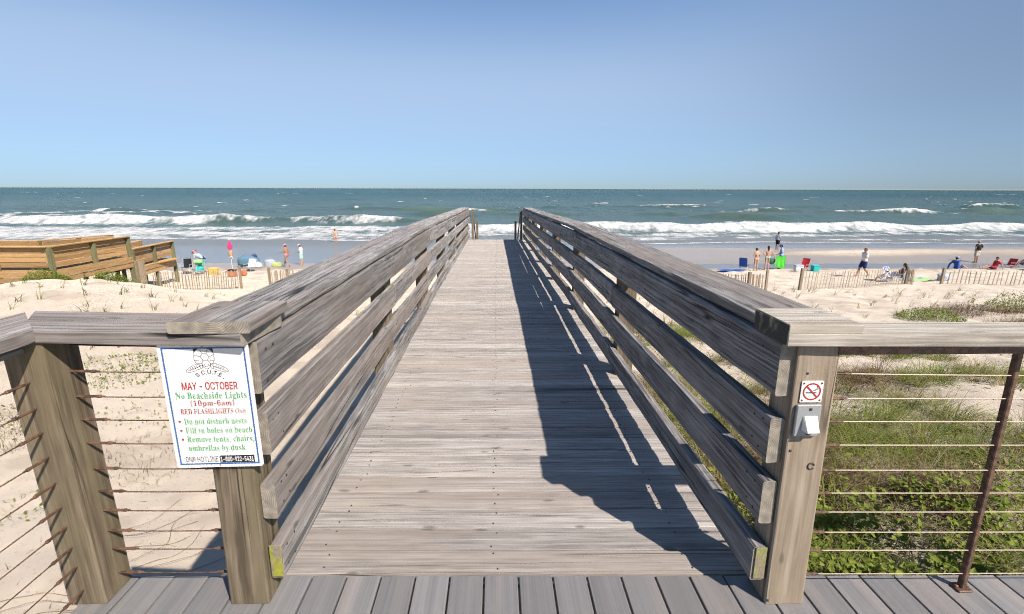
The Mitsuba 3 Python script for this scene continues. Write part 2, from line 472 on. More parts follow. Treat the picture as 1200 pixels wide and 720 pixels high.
breaker(-120, -46, 88, 85, 1.15, 1.0, 12, 5.0, 3.0, 10, .46)
breaker(-46, -14, 86, 83, 1.0, .80, 7.0, 3.5, 2.8, 10, .34)
breaker(-12, 120, 72.5, 70.5, .95, 1.0, 9.5, 4.0, 2.6, 5, .26, solid=True)
breaker(-150, -100, 88, 84, 1.1, .55, 4, 2, 2.6, 8)
breaker(34, 63, 146, 144, 1.25, .95, 3.5, 4, 4, 3)
breaker(13, 25, 142, 141, 1.0, .85, 2.5, 3, 3.5, 3)
breaker(75, 103, 112, 107, 1.25, .98, 4.5, 3, 3.6, 4, .2)
breaker(58, 74, 118, 113, 1.1, .45, 3, 3, 3.6, 5)
breaker(102, 130, 110, 108, 1.5, .30, 3, 3, 4, 5, 0, .6)
breaker(-8, -.5, 116, 114, 1.0, .95, 4.5, 3, 3, 2)
breaker(36, 52, 93, 90, 1.1, .42, 3, 2, 3.2, 5, 0, .55)
breaker(137, 148, 143, 141, 1.3, .9, 3, 3, 4, 3)
breaker(84, 96, 149, 147, 1.2, .8, 3, 4, 4, 3, .25)
breaker(-40, 5, 128, 124, .8, .25, 3, 2, 4, 10, 0, .7)
breaker(-90, -60, 112, 108, .9, .5, 4, 4, 3.5, 10, .40, .5)
breaker(-30, 60, 104, 100, .7, .10, 3, 2, 4, 12, 0, .6)
# streaky old foam, swash and its edge
streak = meshkit.fbm(np.stack([X / 6, Y / 2.2, 0 * X], -1), 4, 61)
foam = np.maximum(foam, 1.05 * np.exp(-((X + 84) / 32) ** 2 - ((Y - 112) / 18) ** 2) * np.clip((streak - .32) * 3.2, 0, 1))
foam = np.maximum(foam, .9 * np.exp(-((X - 66) / 26) ** 2 - ((Y - 122) / 9) ** 2) * np.clip((streak - .34) * 3.0, 0, 1))
lf = 1 / (1 + np.exp((X - 4) / 3.0))
foam = np.maximum(foam, lf * .74 * np.clip((79 - Y) / 3, 0, 1) * np.clip((Y - 57) / 4, 0, 1) * (.55 + .9 * streak))
foam = np.maximum(foam, lf * .95 * np.exp(-((Y - 65.5 - wig * 6) / 2.4) ** 2))
foam = np.maximum(foam, lf * .80 * np.exp(-((Y - 59.5 - wig * 5) / .9) ** 2))
rt = 1 - lf
foam = np.maximum(foam, rt * .92 * np.exp(-((Y - 56.6 - wig * 5 - wig2) / .55) ** 2))
foam = np.maximum(foam, rt * .66 * np.exp(-((Y - 64.5 - wig * 5) / 3.6) ** 2))
foam = np.maximum(foam, rt * .80 * np.clip((streak - .30) * 2.2, 0, 1) * np.clip((74 - Y) / 4, 0, 1) * np.clip((Y - 57) / 2, 0, 1))
for _ in range(75):                                                       # whitecaps farther out
    cy = 120 * math.exp(rs.uniform(0, 1.7)); cx = rs.uniform(-1.1, 1.1) * cy
    w, dpt = rs.uniform(.6, 3.0) * cy / 200, rs.uniform(.9, 2.4) * cy / 140
    cap = np.exp(-((X - cx) / w) ** 2 - ((Y - cy + .25 * (X - cx)) / dpt) ** 2)
    foam = np.maximum(foam, .95 * cap); Z = Z + rs.uniform(.3, .7) * cap
Z = np.minimum(Z, 3) - np.mean(Z[rows > 150]) * np.clip((Y - 60) / 60, 0, 1) * .8
depth = SEA - ground_z(X[:, ::8], Y[:, ::8])
depth = np.repeat(depth, 8, 1)[:, :X.shape[1]]
shallow = np.clip(1.05 - depth / .75, 0, 1) * (Y < 66)
Z = SEA + Z * np.clip((Y - 54) / 12, .02, 1) - (X ** 2 + Y ** 2) / 1.27e7 * .25
v, f = grid_mesh(X, Y, Z)
uvs = np.stack([foam + 2e-5 * np.arcsinh(X / 20), np.maximum(shallow, .38 * green) + 2e-5 * np.log(Y)], -1).reshape(-1, 2)   # never constant: a flat uv leaves no tangent
tag(put('sea', (v, f), 'sea_surface', smooth=True, uv=uvs), kind='structure')

# ---------------------------------------------------------------- composite deck and the boardwalk
SK = -.025
def edge_y(x): return 1.765 + SK * x
def zd(y): return 0.0 if y < 6.47 else -.18 * (y - 6.47) / 11.03
def xl(y): return -.815 - .115 * (y - 1.6) / 16
def xr(y): return .965 - .07 * (y - 1.6) / 16

deck = tag('composite_deck', kind='structure')
x = .083 - .1405 * 12
while x < 3.9:
    xc = x + .07025
    put('board', lumber((xc, -3.2, -.0125), (xc, edge_y(xc) - .004, -.0125), (1, 0, 0),   .1325, .025, seg=6, cham=.0035, wob=.0002), 'composite', deck)
    x += .1405
put('fascia', lumber((-1.56, edge_y(-1.56) - .022, -.125), (3.9, edge_y(3.9) - .022, -.125), (0, 0, 1), .185, .02, seg=4, cham=.002, wob=.0002), 'composite', deck)
put('fascia', lumber((-1.575, -3.2, -.10), (-1.575, edge_y(-1.575) - .04, -.10), (0, 0, 1), .19, .02, seg=4, cham=.002, wob=.0002), 'composite', deck)
put('beam', lumber((-1.5, .4, -.24), (3.8, .4, -.24), (0, 0, 1), .2, .09, seg=4), 'rail_wood', deck)
for px in (-1.3, .2, 1.9, 3.5):
    put('pile', lumber((px, .2, -1.2), (px, .2, -.35), (1, 0, 0), .14, .14, seg=2), 'rail_wood', deck)

walk = tag('boardwalk', kind='structure')
PITCH = .1452
rw = np.random.default_rng(8)
screws = []
y, i = edge_y(0) + .006, 0
while y < 17.5:
    yc = y + PITCH / 2
    sk = SK * max(0, 1 - i / 14)
    a, b = xl(yc) - .115 + rw.uniform(-.012, .004), xr(yc) + .115 + rw.uniform(-.004, .012)
    z = zd(yc) - .019 + rw.uniform(-.0016, .0016)
    t = rw.uniform(-.0012, .0012)
    put('plank', lumber((a, yc + sk * a, z + t), (b, yc + sk * b, z - t), (0, 1, 0), PITCH - rw.uniform(.003, .0075), .036, seg=14 if y < 6 else 6, cham=.003, wob=.0009, crown=.0022, bow=rw.uniform(-.0015, .001)), 'plank_wood', walk)
    for sx in (-.74, -.02, .82):
        for sy in (-.04, .04):
            if rw.random() < .85:
                qx = sx + rw.normal(0, .012)
                c = trimesh.creation.cylinder(.0042, .004, sections=6)
                c.apply_translation([qx, yc + sy + sk * qx + rw.normal(0, .006), z + .0195])
                screws.append(c)
    y += PITCH; i += 1
tag(put('screw_head', join(*screws), 'screw_steel', walk), kind='stuff')
for x in (-.74, -.02, .82):
    put('joist', lumber((x, 1.80, -.13), (x, 6.47, -.13), (0, 0, 1), .18, .045, seg=3), 'rail_wood', walk)
    put('joist', lumber((x, 6.47, -.13), (x, 17.5, -.31), (0, 0, 1), .18, .045, seg=3), 'rail_wood', walk)

# ---------------------------------------------------------------- railings along the boardwalk
POSTS = [None, 4.08, 6.47, 8.9, 11.35, 13.8, 16.2, 17.44]
ROWS_R = [(.938, .190), (.681, .172), (.436, .176), (.170, .146)]
ROWS_L = [(.940, .188), (.690, .160), (.428, .146), (.168, .138)]
BT = .052


def railing(side, xi, name, label, front, start, seed):
    global _rng
    _rng = np.random.default_rng(seed)
    rr = np.random.default_rng(seed + 1)
    ROWS = ROWS_L if side < 0 else ROWS_R
    r = thing(name, label, 'railing', 'railings along both sides of the boardwalk')
    def bxp(y): return xi(y) + side * BT / 2
    def pxp(y): return xi(y) + side * (BT + .07)
    # post beside the deck, standing on it
    cx = pxp(front)
    put('post', lumber((cx + side * .01, front, .002), (cx - side * .0, front, 1.043), (1, 0, 0), .145, .14, seg=12, cham=.006), 'pale_post_wood' if side > 0 else 'post_wood', r)
    for y in POSTS[1:]:
        px = pxp(y)
        put('post', lumber((px, y, float(ground_z(px, y)) - .35), (px, y, zd(y) + 1.043), (1, 0, 0), .14, .14, seg=8, cham=.005), 'post_wood', r)
    for k, (zc, w) in enumerate(ROWS):
        cuts = [start, 6.47, 11.35, 17.52] if k % 2 == 0 else [start + .004, 4.08, 6.47, 8.9, 13.8, 17.5]
        for a, b in zip(cuts[:-1], cuts[1:]):
            j = rr.uniform(-.006, .006)
            a_, b_ = a + (.003 if a > 3 else 0), b - .003
            put('rail_board', lumber((bxp(a), a_, zc + zd(a) + j), (bxp(b), b_, zc + zd(b) + j * .6), (0, 0, 1), w, BT, seg=max(6, int((b - a) / .16)), cham=.010, wob=.0032, bow=rr.uniform(-.008, .008)), 'rail_wood', r)
    cuts = [start + (.25 if side < 0 else .125), 6.47, 11.35, 14.6, 17.6]
    for a, b in zip(cuts[:-1], cuts[1:]):
        ca, cb = xi(a) + side * (.018 + .142), xi(b) + side * (.018 + .142)
        put('cap_board', lumber((ca, a + .003, 1.0675 + zd(a)), (cb, b - .003, 1.0675 + zd(b)), (1, 0, 0), .284, .043, seg=max(8, int((b - a) / .12)), cham=.009, wob=.0036), 'rail_wood', r)
    nails = []
    for y in [front + .03] + POSTS[1:]:
        for zc, w in ROWS:
            for dz in (-.3, .3):
                for dy in (-.025, .03):
                    c = trimesh.creation.icosphere(1, .0055); c.apply_scale([.4, 1, 1])
                    c.apply_translation([xi(y) - side * .0008, y + dy + rr.normal(0, .008), zc + zd(y) + dz * w + rr.normal(0, .004)])
                    nails.append(c)
    tag(put('nail_head', join(*nails), 'screw_steel', r), kind='stuff')
    return r


railL = railing(-1, xl, 'boardwalk_railing', 'weathered grey board railing on the sunlit left side of the boardwalk, behind the notice', 1.712, 1.665, 100)
railR = railing(1, xr, 'boardwalk_railing', 'weathered grey board railing on the shaded right side of the boardwalk', 1.657, 1.605, 200)
# capping blocks over the two corners, moss on the cut ends of the bottom boards
_rng = np.random.default_rng(77)
tag(put('corner_block', lumber((-.930, 1.592, 1.1105), (-.935, 1.905, 1.1105), (1, 0, 0), .262, .040, seg=10, cham=.006, wob=.003), 'rail_wood', railL), 'short thick cap block with its end grain showing')
tag(put('corner_block', lumber((.958, 1.674, 1.1045), (1.20, 1.668, 1.1045), (0, 1, 0), .240, .030, seg=8, cham=.004, wob=.002), 'pale_wood', railR), 'short pale cap block with a dark end')
tag(put('stained_shaded_end', bx((.9545, 1.668, 1.0815), (.003, .215, .068), .001), 'stain_and_shade', railR), 'end of the pale cap, dark with stain and painted-in shade')  # thin added panel, its colour holds the shade of this end plus stain
for rl, sx, yf in ((railL, -1, 1.6635), (railR, 1, 1.6035)):
    xi = xl if sx < 0 else xr
    tag(put('mossy_end', bx((xi(1.6) + sx * BT / 2, yf, .172), (BT - .010, .003, .136), .001), 'moss_bright' if sx < 0 else 'moss_pale', rl), 'mossy green end of the bottom board')
# small iron hook and knots of old screws on the right post
hk = np.array([(math.cos(a), 0, math.sin(a)) for a in np.linspace(.3, 5.6, 14)]) * .012 + [1.1177, 1.585, 0.5884]
put('hook', tube(hk, .0022, 6), 'screw_steel', railR)
for q in ((1.056, 1.586, 0.940), (1.035, 1.586, 0.650), (1.03, 1.586, .02)):
    put('screw', bx(q, (.009, .006, .009), .002), 'screw_steel', railR)

# ---------------------------------------------------------------- cable railings of the deck
CZ = [.913, .8175, .727, .633, .530, .434, .3525, .264, .183, .076]


def cable(parent, p0, p1, lug0=True, lug1=True, sag=.004, mat='cable_steel'):
    p0, p1 = np.asarray(p0, float), np.asarray(p1, float)
    s = np.linspace(0, 1, 13)[:, None]
    pts = p0 + (p1 - p0) * s; pts[:, 2] -= sag * 4 * (s[:, 0] * (1 - s[:, 0]))
    c = put('cable', tube(pts, .0022, 6), mat, parent)
    a = unit(p1 - p0)
    for on, q, d in ((lug0, p0, a), (lug1, p1, -a)):
        if on:
            prof = [(0, .0035), (.012, .0035), (.014, .0052), (.075, .0052), (.078, .0066), (.088, .0066), (.090, .0040), (.102, .0032)]
            put('lug', tube([q + d * t for t, _ in prof], [r_ for _, r_ in prof], 8), 'rust', c)
    return c


_rng = np.random.default_rng(303)
bayL = thing('cable_railing', 'cable railing bay under the grey cap between the corner post and the notice', 'cable railing')
put('post', lumber((-1.565, 1.728, .002), (-1.592, 1.728, 1.043), (1, 0, 0), .142, .142, seg=12, cham=.006), 'post_wood', bayL)
cvec = unit([-.70, .055, 0]); wv = np.array([.055, .70, 0]) / .702
f0 = np.array([-.832, 1.59, 1.0675]); c0 = f0 + wv * .135; c1 = np.array([-1.5325, 1.645, 1.0675]) + wv * .135 + cvec * .135
put('cap_board', lumber(c0, c1, wv, .27, .043, seg=10, cham=.005, wob=.0018, skew1=.130), 'rail_wood', bayL)
put('under_rail', lumber((-.86, 1.735, 1.024), (-1.50, 1.785, 1.024), (0, 1, 0), .09, .038, seg=4), 'rail_wood', bayL)
for z in CZ:
    cable(bayL, (-1.4935 - .025 * (z - .0) , 1.735, z), (-1.003, 1.725, z), mat='rust')
bayS = thing('cable_railing', 'cable railing with grey cap running back along the left edge of the deck', 'cable railing')
c0 = np.array([-1.66 - .132 * 0, 1.78, 1.0675])
put('cap_board', lumber((-1.657, 1.773, 1.0675), (-1.60, -3.1, 1.0675), (-1, 0, 0), .25, .043, seg=24, cham=.005, wob=.0018, skew0=-.130), 'rail_wood', bayS)
put('under_rail', lumber((-1.63, 1.655, 1.024), (-1.59, -3.1, 1.024), (1, 0, 0), .09, .038, seg=6), 'rail_wood', bayS)
put('post', lumber((-1.56, -3.0, .002), (-1.57, -3.0, 1.043), (1, 0, 0), .142, .142, seg=8, cham=.006), 'post_wood', bayS)
for z in CZ:
    cable(bayS, (-1.568 - .025 * z, 1.660, z - .012), (-1.585, -2.93, z - .012), lug1=False, mat='rust')
bayR = thing('cable_railing', 'cable railing with pale cap and rusty upright on the right of the deck', 'cable railing')
put('cap_board', lumber((.956, 1.634, 1.0675), (3.75, 1.564, 1.0675), (0, 1, 0), .165, .043, seg=30, cham=.004, wob=.0016), 'pale_wood', bayR)
put('under_rail', bx((2.32, 1.600, 1.0255), (2.34, .045, .037), .003), 'rust', bayR)
st = put('upright', bx((1.846, 1.645, .50), (.019, .026, 1.0), .003), 'rust', bayR)
put('base_plate', bx((1.846, 1.645, .006), (.058, .05, .008), .002), 'rust', st)
for sx in (-.021, .021):
    put('bolt', bx((1.846 + sx, 1.645, .014), (.012, .012, .008), .002), 'rust', st)
put('post', lumber((3.6, 1.60, .002), (3.6, 1.60, 1.043), (1, 0, 0), .14, .14, seg=8, cham=.006), 'pale_post_wood', bayR)
for i, z in enumerate(CZ):
    cable(bayR, (1.157, 1.655, z), (3.53, 1.605, z + .004), lug1=False, sag=.012 if i == 0 else .004)

# ---------------------------------------------------------------- stairs down to the beach at the far end
stairs = thing('beach_stairs', 'wooden stairs dropping from the far end of the boardwalk to the beach', 'stairs')
for i in range(10):
    put('tread', lumber((-.85, 17.72 + .28 * i, -.18 - .20 * (i + 1)), (.85, 17.72 + .28 * i, -.18 - .20 * (i + 1)), (0, 1, 0), .27, .04, seg=2), 'plank_wood', stairs)
for x in (-.88, .88):
    put('stringer', lumber((x, 17.56, -.35), (x, 20.5, -2.45), (0, 0, 1), .24, .04, seg=2), 'rail_wood', stairs)
for k, (x, y, z) in enumerate(((-.835, 17.72, .84), (-.69, 18.0, .42), (.855, 17.72, .84), (.665, 18.0, .42))):
    put('post', lumber((x, y, -2.0), (x, y, z), (1, 0, 0), .075, .075, seg=2), 'post_wood', stairs)
for x in (-.76, .76):
    put('handrail', lumber((x * 1.09, 17.7, .80), (x, 20.6, -1.35), (0, 0, 1), .09, .04, seg=4), 'rail_wood', stairs)
    put('lower_post', lumber((x, 20.4, -3.2), (x, 20.4, -1.3), (1, 0, 0), .09, .09, seg=2), 'post_wood', stairs)

# ---------------------------------------------------------------- the notice on the left post
GLYPHS = '(~36~5,45 10,66 16,78 22,86 32,86 21,65 16,45 17,15 22,-1 32,-20 23,-20 16,-12 10,0 5,21;)~36~4,-20 16,4 20,21 19,51 13,70 4,85 14,86 20,78 28,60 31,45 31,21 28,6 20,-12 13,-20;,~32~5,-16 11,14 23,14 13,-16;-~39~5,37 34,37 34,28 5,28;0~67~4,33 6,65 10,75 17,83 27,87 40,87 48,84 55,78 62,60 63,33 58,13 51,4 40,-1 27,-1 17,3 8,15@24,26 27,10 32,7 38,8 41,12 44,25 44,61 41,75 35,79 32,79 27,76 24,67;1~67~5,67 5,71 19,76 31,86 45,86 45,13 46,8 50,6 61,6 61,0 12,0 12,6 23,6 27,10 27,71 25,72 16,62 9,62;6~67~5,34 7,59 13,73 20,81 33,87 47,87 54,85 59,81 61,72 59,68 54,65 46,65 46,72 43,79 33,79 28,74 23,58 24,50 32,53 45,53 53,50 59,44 63,34 63,22 60,12 52,3 42,-1 29,-1 19,3 12,10 8,18@22,40 23,26 26,14 34,7 40,8 45,18 45,35 42,43 36,46 32,46;A~78~-2,0 -2,3 3,4 8,10 35,81 37,84 40,84 70,12 75,4 79,3 79,0 41,0 41,3 50,6 50,11 44,24 18,24 13,8 15,4 23,3 23,0@30,54 22,29 43,30 32,55;B~79~3,0 3,3 10,4 13,9 13,72 10,78 3,79 3,82 49,82 63,78 70,70 71,59 65,49 54,44 67,39 72,34 75,27 75,19 72,11 64,4 51,0@33,8 37,4 43,4 49,6 52,11 54,19 53,31 51,36 44,40 33,40@34,76 33,46 38,45 48,49 51,58 51,66 47,76 41,78 36,78;D~89~3,79 3,82 49,82 69,75 79,64 84,46 83,29 77,14 67,5 56,1 4,0 4,3 11,4 13,8 13,72 10,78@34,7 37,4 43,4 52,7 57,12 62,28 63,44 59,65 52,75 43,78 37,78 33,74;E~79~2,0 2,3 10,4 13,9 13,73 9,79 3,79 3,82 71,82 71,57 68,58 67,65 64,71 57,76 37,78 33,76 33,44 38,44 46,47 50,55 51,62 54,62 54,21 51,21 50,30 46,37 33,40 33,9 38,5 56,7 63,10 69,16 72,24 76,26 72,0;F~72~2,80 2,82 70,82 70,57 67,57 63,71 56,76 36,78 33,75 33,44 44,46 49,54 50,61 54,62 54,21 51,21 49,30 44,38 37,40 33,39 33,9 37,4 46,3 46,0 3,0 3,3 11,5 13,10 13,73 11,77;G~91~5,33 5,50 7,58 13,69 20,76 26,80 39,84 53,84 67,79 71,79 75,84 78,84 78,56 74,57 67,71 58,78 45,80 38,78 32,72 28,62 26,34 28,22 32,12 43,4 53,3 57,4 61,10 61,27 58,32 49,33 49,36 89,36 89,33 82,32 80,28 79,5 57,-1 40,-1 31,1 20,7 13,14;H~93~3,0 3,3 10,4 13,9 13,73 10,78 3,79 3,82 43,82 43,79 36,78 33,74 34,45 61,46 61,73 58,78 50,79 50,82 91,82 91,79 82,77 80,70 80,12 81,7 87,3 91,3 91,0 50,0 50,3 58,4 61,10 60,40 33,39 33,9 36,4 43,3 43,0;I~47~2,0 2,3 10,5 13,9 13,74 10,78 2,79 2,82 44,82 44,79 39,79 33,74 33,9 34,6 44,3 44,0;L~76~3,0 3,3 11,5 13,9 13,73 10,78 3,79 3,82 45,82 45,79 37,78 33,74 33,9 38,5 56,7 68,16 72,27 76,28 72,0;N~88~3,0 3,3 11,4 13,8 13,70 7,78 3,79 3,82 28,82 69,32 70,71 68,77 59,79 59,82 86,82 86,79 77,77 75,69 75,-2 72,-2 67,3 20,61 19,10 22,4 30,3 30,0;R~84~3,0 3,3 10,4 13,9 13,73 10,78 3,79 3,82 49,82 62,79 69,75 74,67 74,53 68,45 57,39 75,11 81,4 86,3 86,0 60,0 35,38 33,37 33,8 36,4 43,3 43,0@34,76 33,43 41,42 51,47 54,55 54,66 51,74 47,77 37,78;S~70~8,-1 8,29 12,28 14,19 18,11 28,4 42,4 48,9 50,15 49,22 43,28 25,36 12,47 9,54 9,66 11,72 18,80 27,84 39,84 52,80 55,80 57,84 61,84 61,58 57,58 52,71 41,79 32,80 26,78 22,73 22,69 23,62 27,58 53,46 62,37 64,31 64,18 61,11 56,5 46,0 27,-1 19,2 13,2 11,-1;T~76~2,57 2,82 73,82 73,57 70,57 69,64 63,74 52,78 47,77 47,11 49,5 59,3 59,0 16,0 16,3 24,4 28,12 28,78 23,78 14,75 9,70 5,57;a~61~4,17 13,27 35,36 35,49 29,54 23,54 19,52 22,40 19,36 9,36 6,40 6,47 10,53 22,58 37,58 44,56 49,52 52,46 52,10 54,7 58,8 59,5 57,3 50,-1 41,-1 35,6 26,0 13,-1 6,3 4,7@21,18 23,8 26,7 35,11 35,31 28,29 23,24;b~64~1,80 1,83 25,83 25,53 35,58 44,58 51,55 58,47 61,38 60,19 56,10 46,1 30,-1 18,5 8,-1 8,73 6,79@25,9 28,4 35,3 40,6 43,15 43,41 41,47 35,51 28,50 25,45;c~52~3,26 5,40 8,46 16,54 26,58 37,58 43,56 49,50 50,43 48,39 44,37 36,40 35,51 32,54 24,52 20,40 21,23 23,16 28,10 39,8 48,14 51,12 43,3 33,-1 17,1 7,11;d~66~3,25 6,44 16,56 30,58 40,52 40,74 38,79 31,80 31,83 57,83 57,11 59,7 63,6 63,3 40,-1 39,6 30,-1 18,0 8,8@21,36 24,9 29,6 35,7 39,12 40,44 33,51 26,50 23,45;e~54~3,27 6,44 14,54 23,58 37,57 46,50 50,41 51,30 22,30 22,19 25,12 32,8 41,9 47,15 51,13 45,5 39,1 33,-1 19,0 7,11@22,49 21,35 36,35 36,45 33,53 26,54;g~58~2,-14 4,-8 10,-4 4,3 5,11 16,20 9,25 4,34 4,43 8,51 13,55 22,58 57,55 57,48 49,47 52,41 52,32 49,26 37,19 24,19 18,14 18,11 22,9 41,9 51,6 56,0 56,-12 54,-16 44,-23 35,-25 18,-25 5,-20@14,-15 20,-20 35,-21 43,-19 47,-13 47,-10 41,-6 18,-6 13,-12@22,51 22,26 27,23 31,23 34,27 36,37 35,48 31,54 27,54;h~68~3,0 3,3 9,6 9,76 3,79 3,82 26,82 26,50 36,57 47,58 54,55 58,49 59,7 60,4 65,3 65,0 36,0 36,3 39,3 42,8 42,43 38,49 31,48 26,41 26,10 27,5 32,3 32,0;i~35~3,0 3,3 9,6 9,50 4,53 4,56 27,56 27,6 32,3 32,0!9,71 10,79 15,83 23,82 27,77 26,69 21,65 13,66;k~64~3,0 3,3 9,6 9,76 4,79 4,82 26,82 26,32 43,48 43,52 37,53 37,56 62,56 62,53 53,51 41,37 62,5 67,3 67,0 38,0 38,3 41,3 43,6 29,26 26,23 26,10 27,5 32,3 32,0;l~36~3,0 3,3 9,6 9,76 4,79 4,82 27,82 27,6 32,3 32,0;m~99~3,0 3,3 9,6 9,49 8,52 3,53 3,56 26,56 27,50 36,57 46,58 52,56 57,49 64,55 71,58 79,58 87,53 90,45 90,7 91,4 96,3 96,0 67,0 67,3 72,4 73,7 73,44 69,49 61,47 58,42 58,7 59,4 64,3 64,0 36,0 36,3 41,6 41,45 37,49 31,48 26,42 26,8 29,3 32,3 32,0;n~68~3,0 3,3 9,6 9,49 8,52 3,53 3,56 26,56 27,50 34,56 40,58 47,58 54,55 59,45 59,7 60,4 65,3 65,0 36,0 36,3 39,3 42,8 42,43 38,49 31,48 26,41 26,10 27,5 32,3 32,0;o~60~3,24 4,38 8,47 21,57 35,58 42,56 52,47 56,38 57,24 52,10 44,2 36,-1 25,-1 15,3 8,10@22,47 22,10 27,3 32,3 36,5 39,14 39,42 37,51 32,55 24,53;p~66~3,-24 3,-21 8,-20 9,-17 9,50 3,54 3,56 25,57 27,51 37,58 51,56 58,49 62,39 62,19 58,9 52,2 45,-1 36,-1 26,5 27,-17 32,-21 35,-21 35,-24@27,13 30,7 37,6 42,9 44,15 45,38 43,47 37,51 31,50 26,42;r~51~3,0 3,3 9,6 9,50 4,53 4,56 26,56 27,48 38,57 48,56 52,50 52,45 49,41 41,40 37,46 33,47 27,39 27,7 29,4 35,3 35,0;s~51~6,20 10,20 13,10 20,4 28,3 34,7 34,13 31,18 14,26 9,31 7,35 7,46 13,55 20,58 30,58 35,56 44,58 44,40 41,40 37,49 29,54 24,54 19,49 19,44 23,40 37,34 45,26 46,13 43,6 32,-1 22,-1 14,2 6,-1;t~41~4,51 4,56 23,77 26,77 26,57 37,57 37,51 26,50 26,11 31,8 37,14 39,13 37,6 33,2 27,-1 17,-1 10,4 9,50;u~67~2,54 2,57 25,57 25,13 27,8 34,7 41,13 41,48 39,53 34,54 34,57 58,57 58,10 59,7 64,6 64,3 41,-1 40,6 34,1 28,-1 18,-1 14,1 8,12 8,50 7,53;v~55~-1,56 29,56 29,53 25,53 23,48 33,23 43,48 42,52 36,53 36,56 55,56 46,43 28,-2 25,-1 23,3 7,46 2,53 -1,53;y~54~-1,56 29,56 29,53 23,52 23,48 33,23 42,46 42,52 36,53 36,56 54,56 54,53 50,52 47,46 26,-13 23,-18 14,-25 3,-24 -1,-19 -1,-11 3,-7 9,-7 13,-10 13,-17 16,-17 23,-9 25,0 8,42 4,51 -1,53;iO~92~4,22 4,38 7,48 14,61 27,75 43,84 51,86 71,84 83,75 88,63 87,42 77,22 61,6 43,-1 24,0 10,9@19,40 18,18 21,10 32,3 43,4 58,14 70,35 75,56 74,69 67,80 61,82 50,81 39,75 32,68 24,55;in~65~-2,0 11,45 11,50 3,52 3,54 24,57 19,41 20,38 37,54 44,57 52,56 54,54 54,45 44,9 48,7 55,17 57,17 53,7 43,-1 37,-1 34,2 34,11 43,42 43,49 39,50 34,48 19,31 13,18 8,0@18,37 20,37 19,38;il~31~0,2 0,11 18,75 18,80 10,83 13,85 30,87 30,81 10,8 15,7 21,14 23,14 23,11 11,0 3,-1;iy~48~-14,-25 -14,-21 -11,-18 0,-20 14,-2 6,41 4,47 -4,51 -4,53 10,57 13,55 21,13 23,12 32,25 39,41 38,45 33,48 33,54 37,57 42,56 45,50 43,39 20,-1 0,-25 -5,-28 -11,-28'

GL = {}
for part in GLYPHS.split(';'):
    k, adv, body = part.split('~')
    polys = [Polygon(rs_[0], rs_[1:]) for q in body.split('!') if q for rs_ in [[[tuple(map(int, c.split(','))) for c in ring.split(' ')] for ring in q.split('@')]]]
    GL[k] = (int(adv), polys)


def serif(text, italic_from=None, spacing=6):
    x, out = 0, []
    for i, ch in enumerate(text):
        if ch == ' ':
            x += 34; continue
        k = 'i' + ch if italic_from is not None and i >= italic_from else ch
        adv, polys = GL[k]
        out += [affinity.translate(p.buffer(0), x, 0) for p in polys]
        x += adv + spacing
    return out, x - spacing


SW, SH = .299, .452
sign = thing('notice_board', 'white beach-rules notice with a blue border and turtle emblem on the left post', 'sign')
place_sign = T4().translate([-.9755, 1.6275, .8195]).rotate([0, 1, 0], -.6)
def sx_(u): return (u - .5) * SW
def sz_(v): return (.5 - v) * SH
def spart(name, poly, mat, y=-.0004, d=.0005, label=None):
    v, f = ext(poly, d)
    k = put(name, (v + [0, y, 0], f), mat, sign, to_world=place_sign)
    if label: tag(k, label)
    return k
plate = sbox(-SW / 2 + .012, -SH / 2 + .012, SW / 2 - .012, SH / 2 - .012).buffer(.012)
spart('panel', plate, 'sign_white', .0, .003)
FY = -.0032
ring = sbox(-SW / 2 + .0135, -SH / 2 + .012, SW / 2 - .0135, SH / 2 - .012)
spart('border', ring.buffer(.001).difference(ring.buffer(-.0042)), 'sign_blue', FY)


def line_serif(text, u0, u1, vb, cap, mat, name='lettering', italic_from=None):
    polys, w = serif(text, italic_from)
    kx, kz = (u1 - u0) * SW / w, cap * SH / 86
    from shapely import union_all
    g = union_all([affinity.affine_transform(p, [kx, 0, 0, kz, sx_(u0), sz_(vb)]) for p in polys])
    spart(name, g, mat, FY)


def line_sans(text, u0, u1, vb, cap, mat, name='lettering', bold=False, y=FY, d=.0005):
    m = meshkit.text_mesh(text, 1.0, 1.0, bold)
    v = np.array(m.vertices); x0, x1 = v[:, 0].min(), v[:, 0].max()
    V = np.stack([sx_(u0) + (v[:, 0] - x0) / (x1 - x0) * (u1 - u0) * SW, y - v[:, 2] * d, sz_(vb) + v[:, 1] * cap * SH], 1)
    put(name, (V, np.array(m.faces)), mat, sign, to_world=place_sign)


line_sans('MAY - OCTOBER', .205, .825, .357, .058, 'sign_red', bold=True)
line_serif('No Beachside Lights', .115, .915, .430, .056, 'sign_green')
line_serif('(10pm-6am)', .27, .765, .486, .044, 'sign_maroon')
line_serif('RED FLASHLIGHTS Only', .145, .885, .553, .045, 'sign_maroon', italic_from=16)
for t, u1, vb in (('Do not disturb nests', .875, .638), ('Fill in holes on beach', .925, .712), ('Remove tents, chairs,', .935, .786)):
    line_serif(t, .165, u1, vb, .052, 'sign_green')
    spart('bullet', Point(sx_(.118), sz_(vb - .024)).buffer(.0042), 'sign_maroon', FY)
line_serif('umbrellas by dusk', .165, .815, .860, .052, 'sign_green')
line_sans('DNR HOTLINE', .115, .485, .953, .044, 'sign_black')
spart('number_box', sbox(sx_(.505), sz_(.962), sx_(.905), sz_(.902)), 'sign_black', FY)
line_sans('1-800-922-5431', .515, .895, .951, .038, 'sign_white', bold=True, y=FY - .0006)
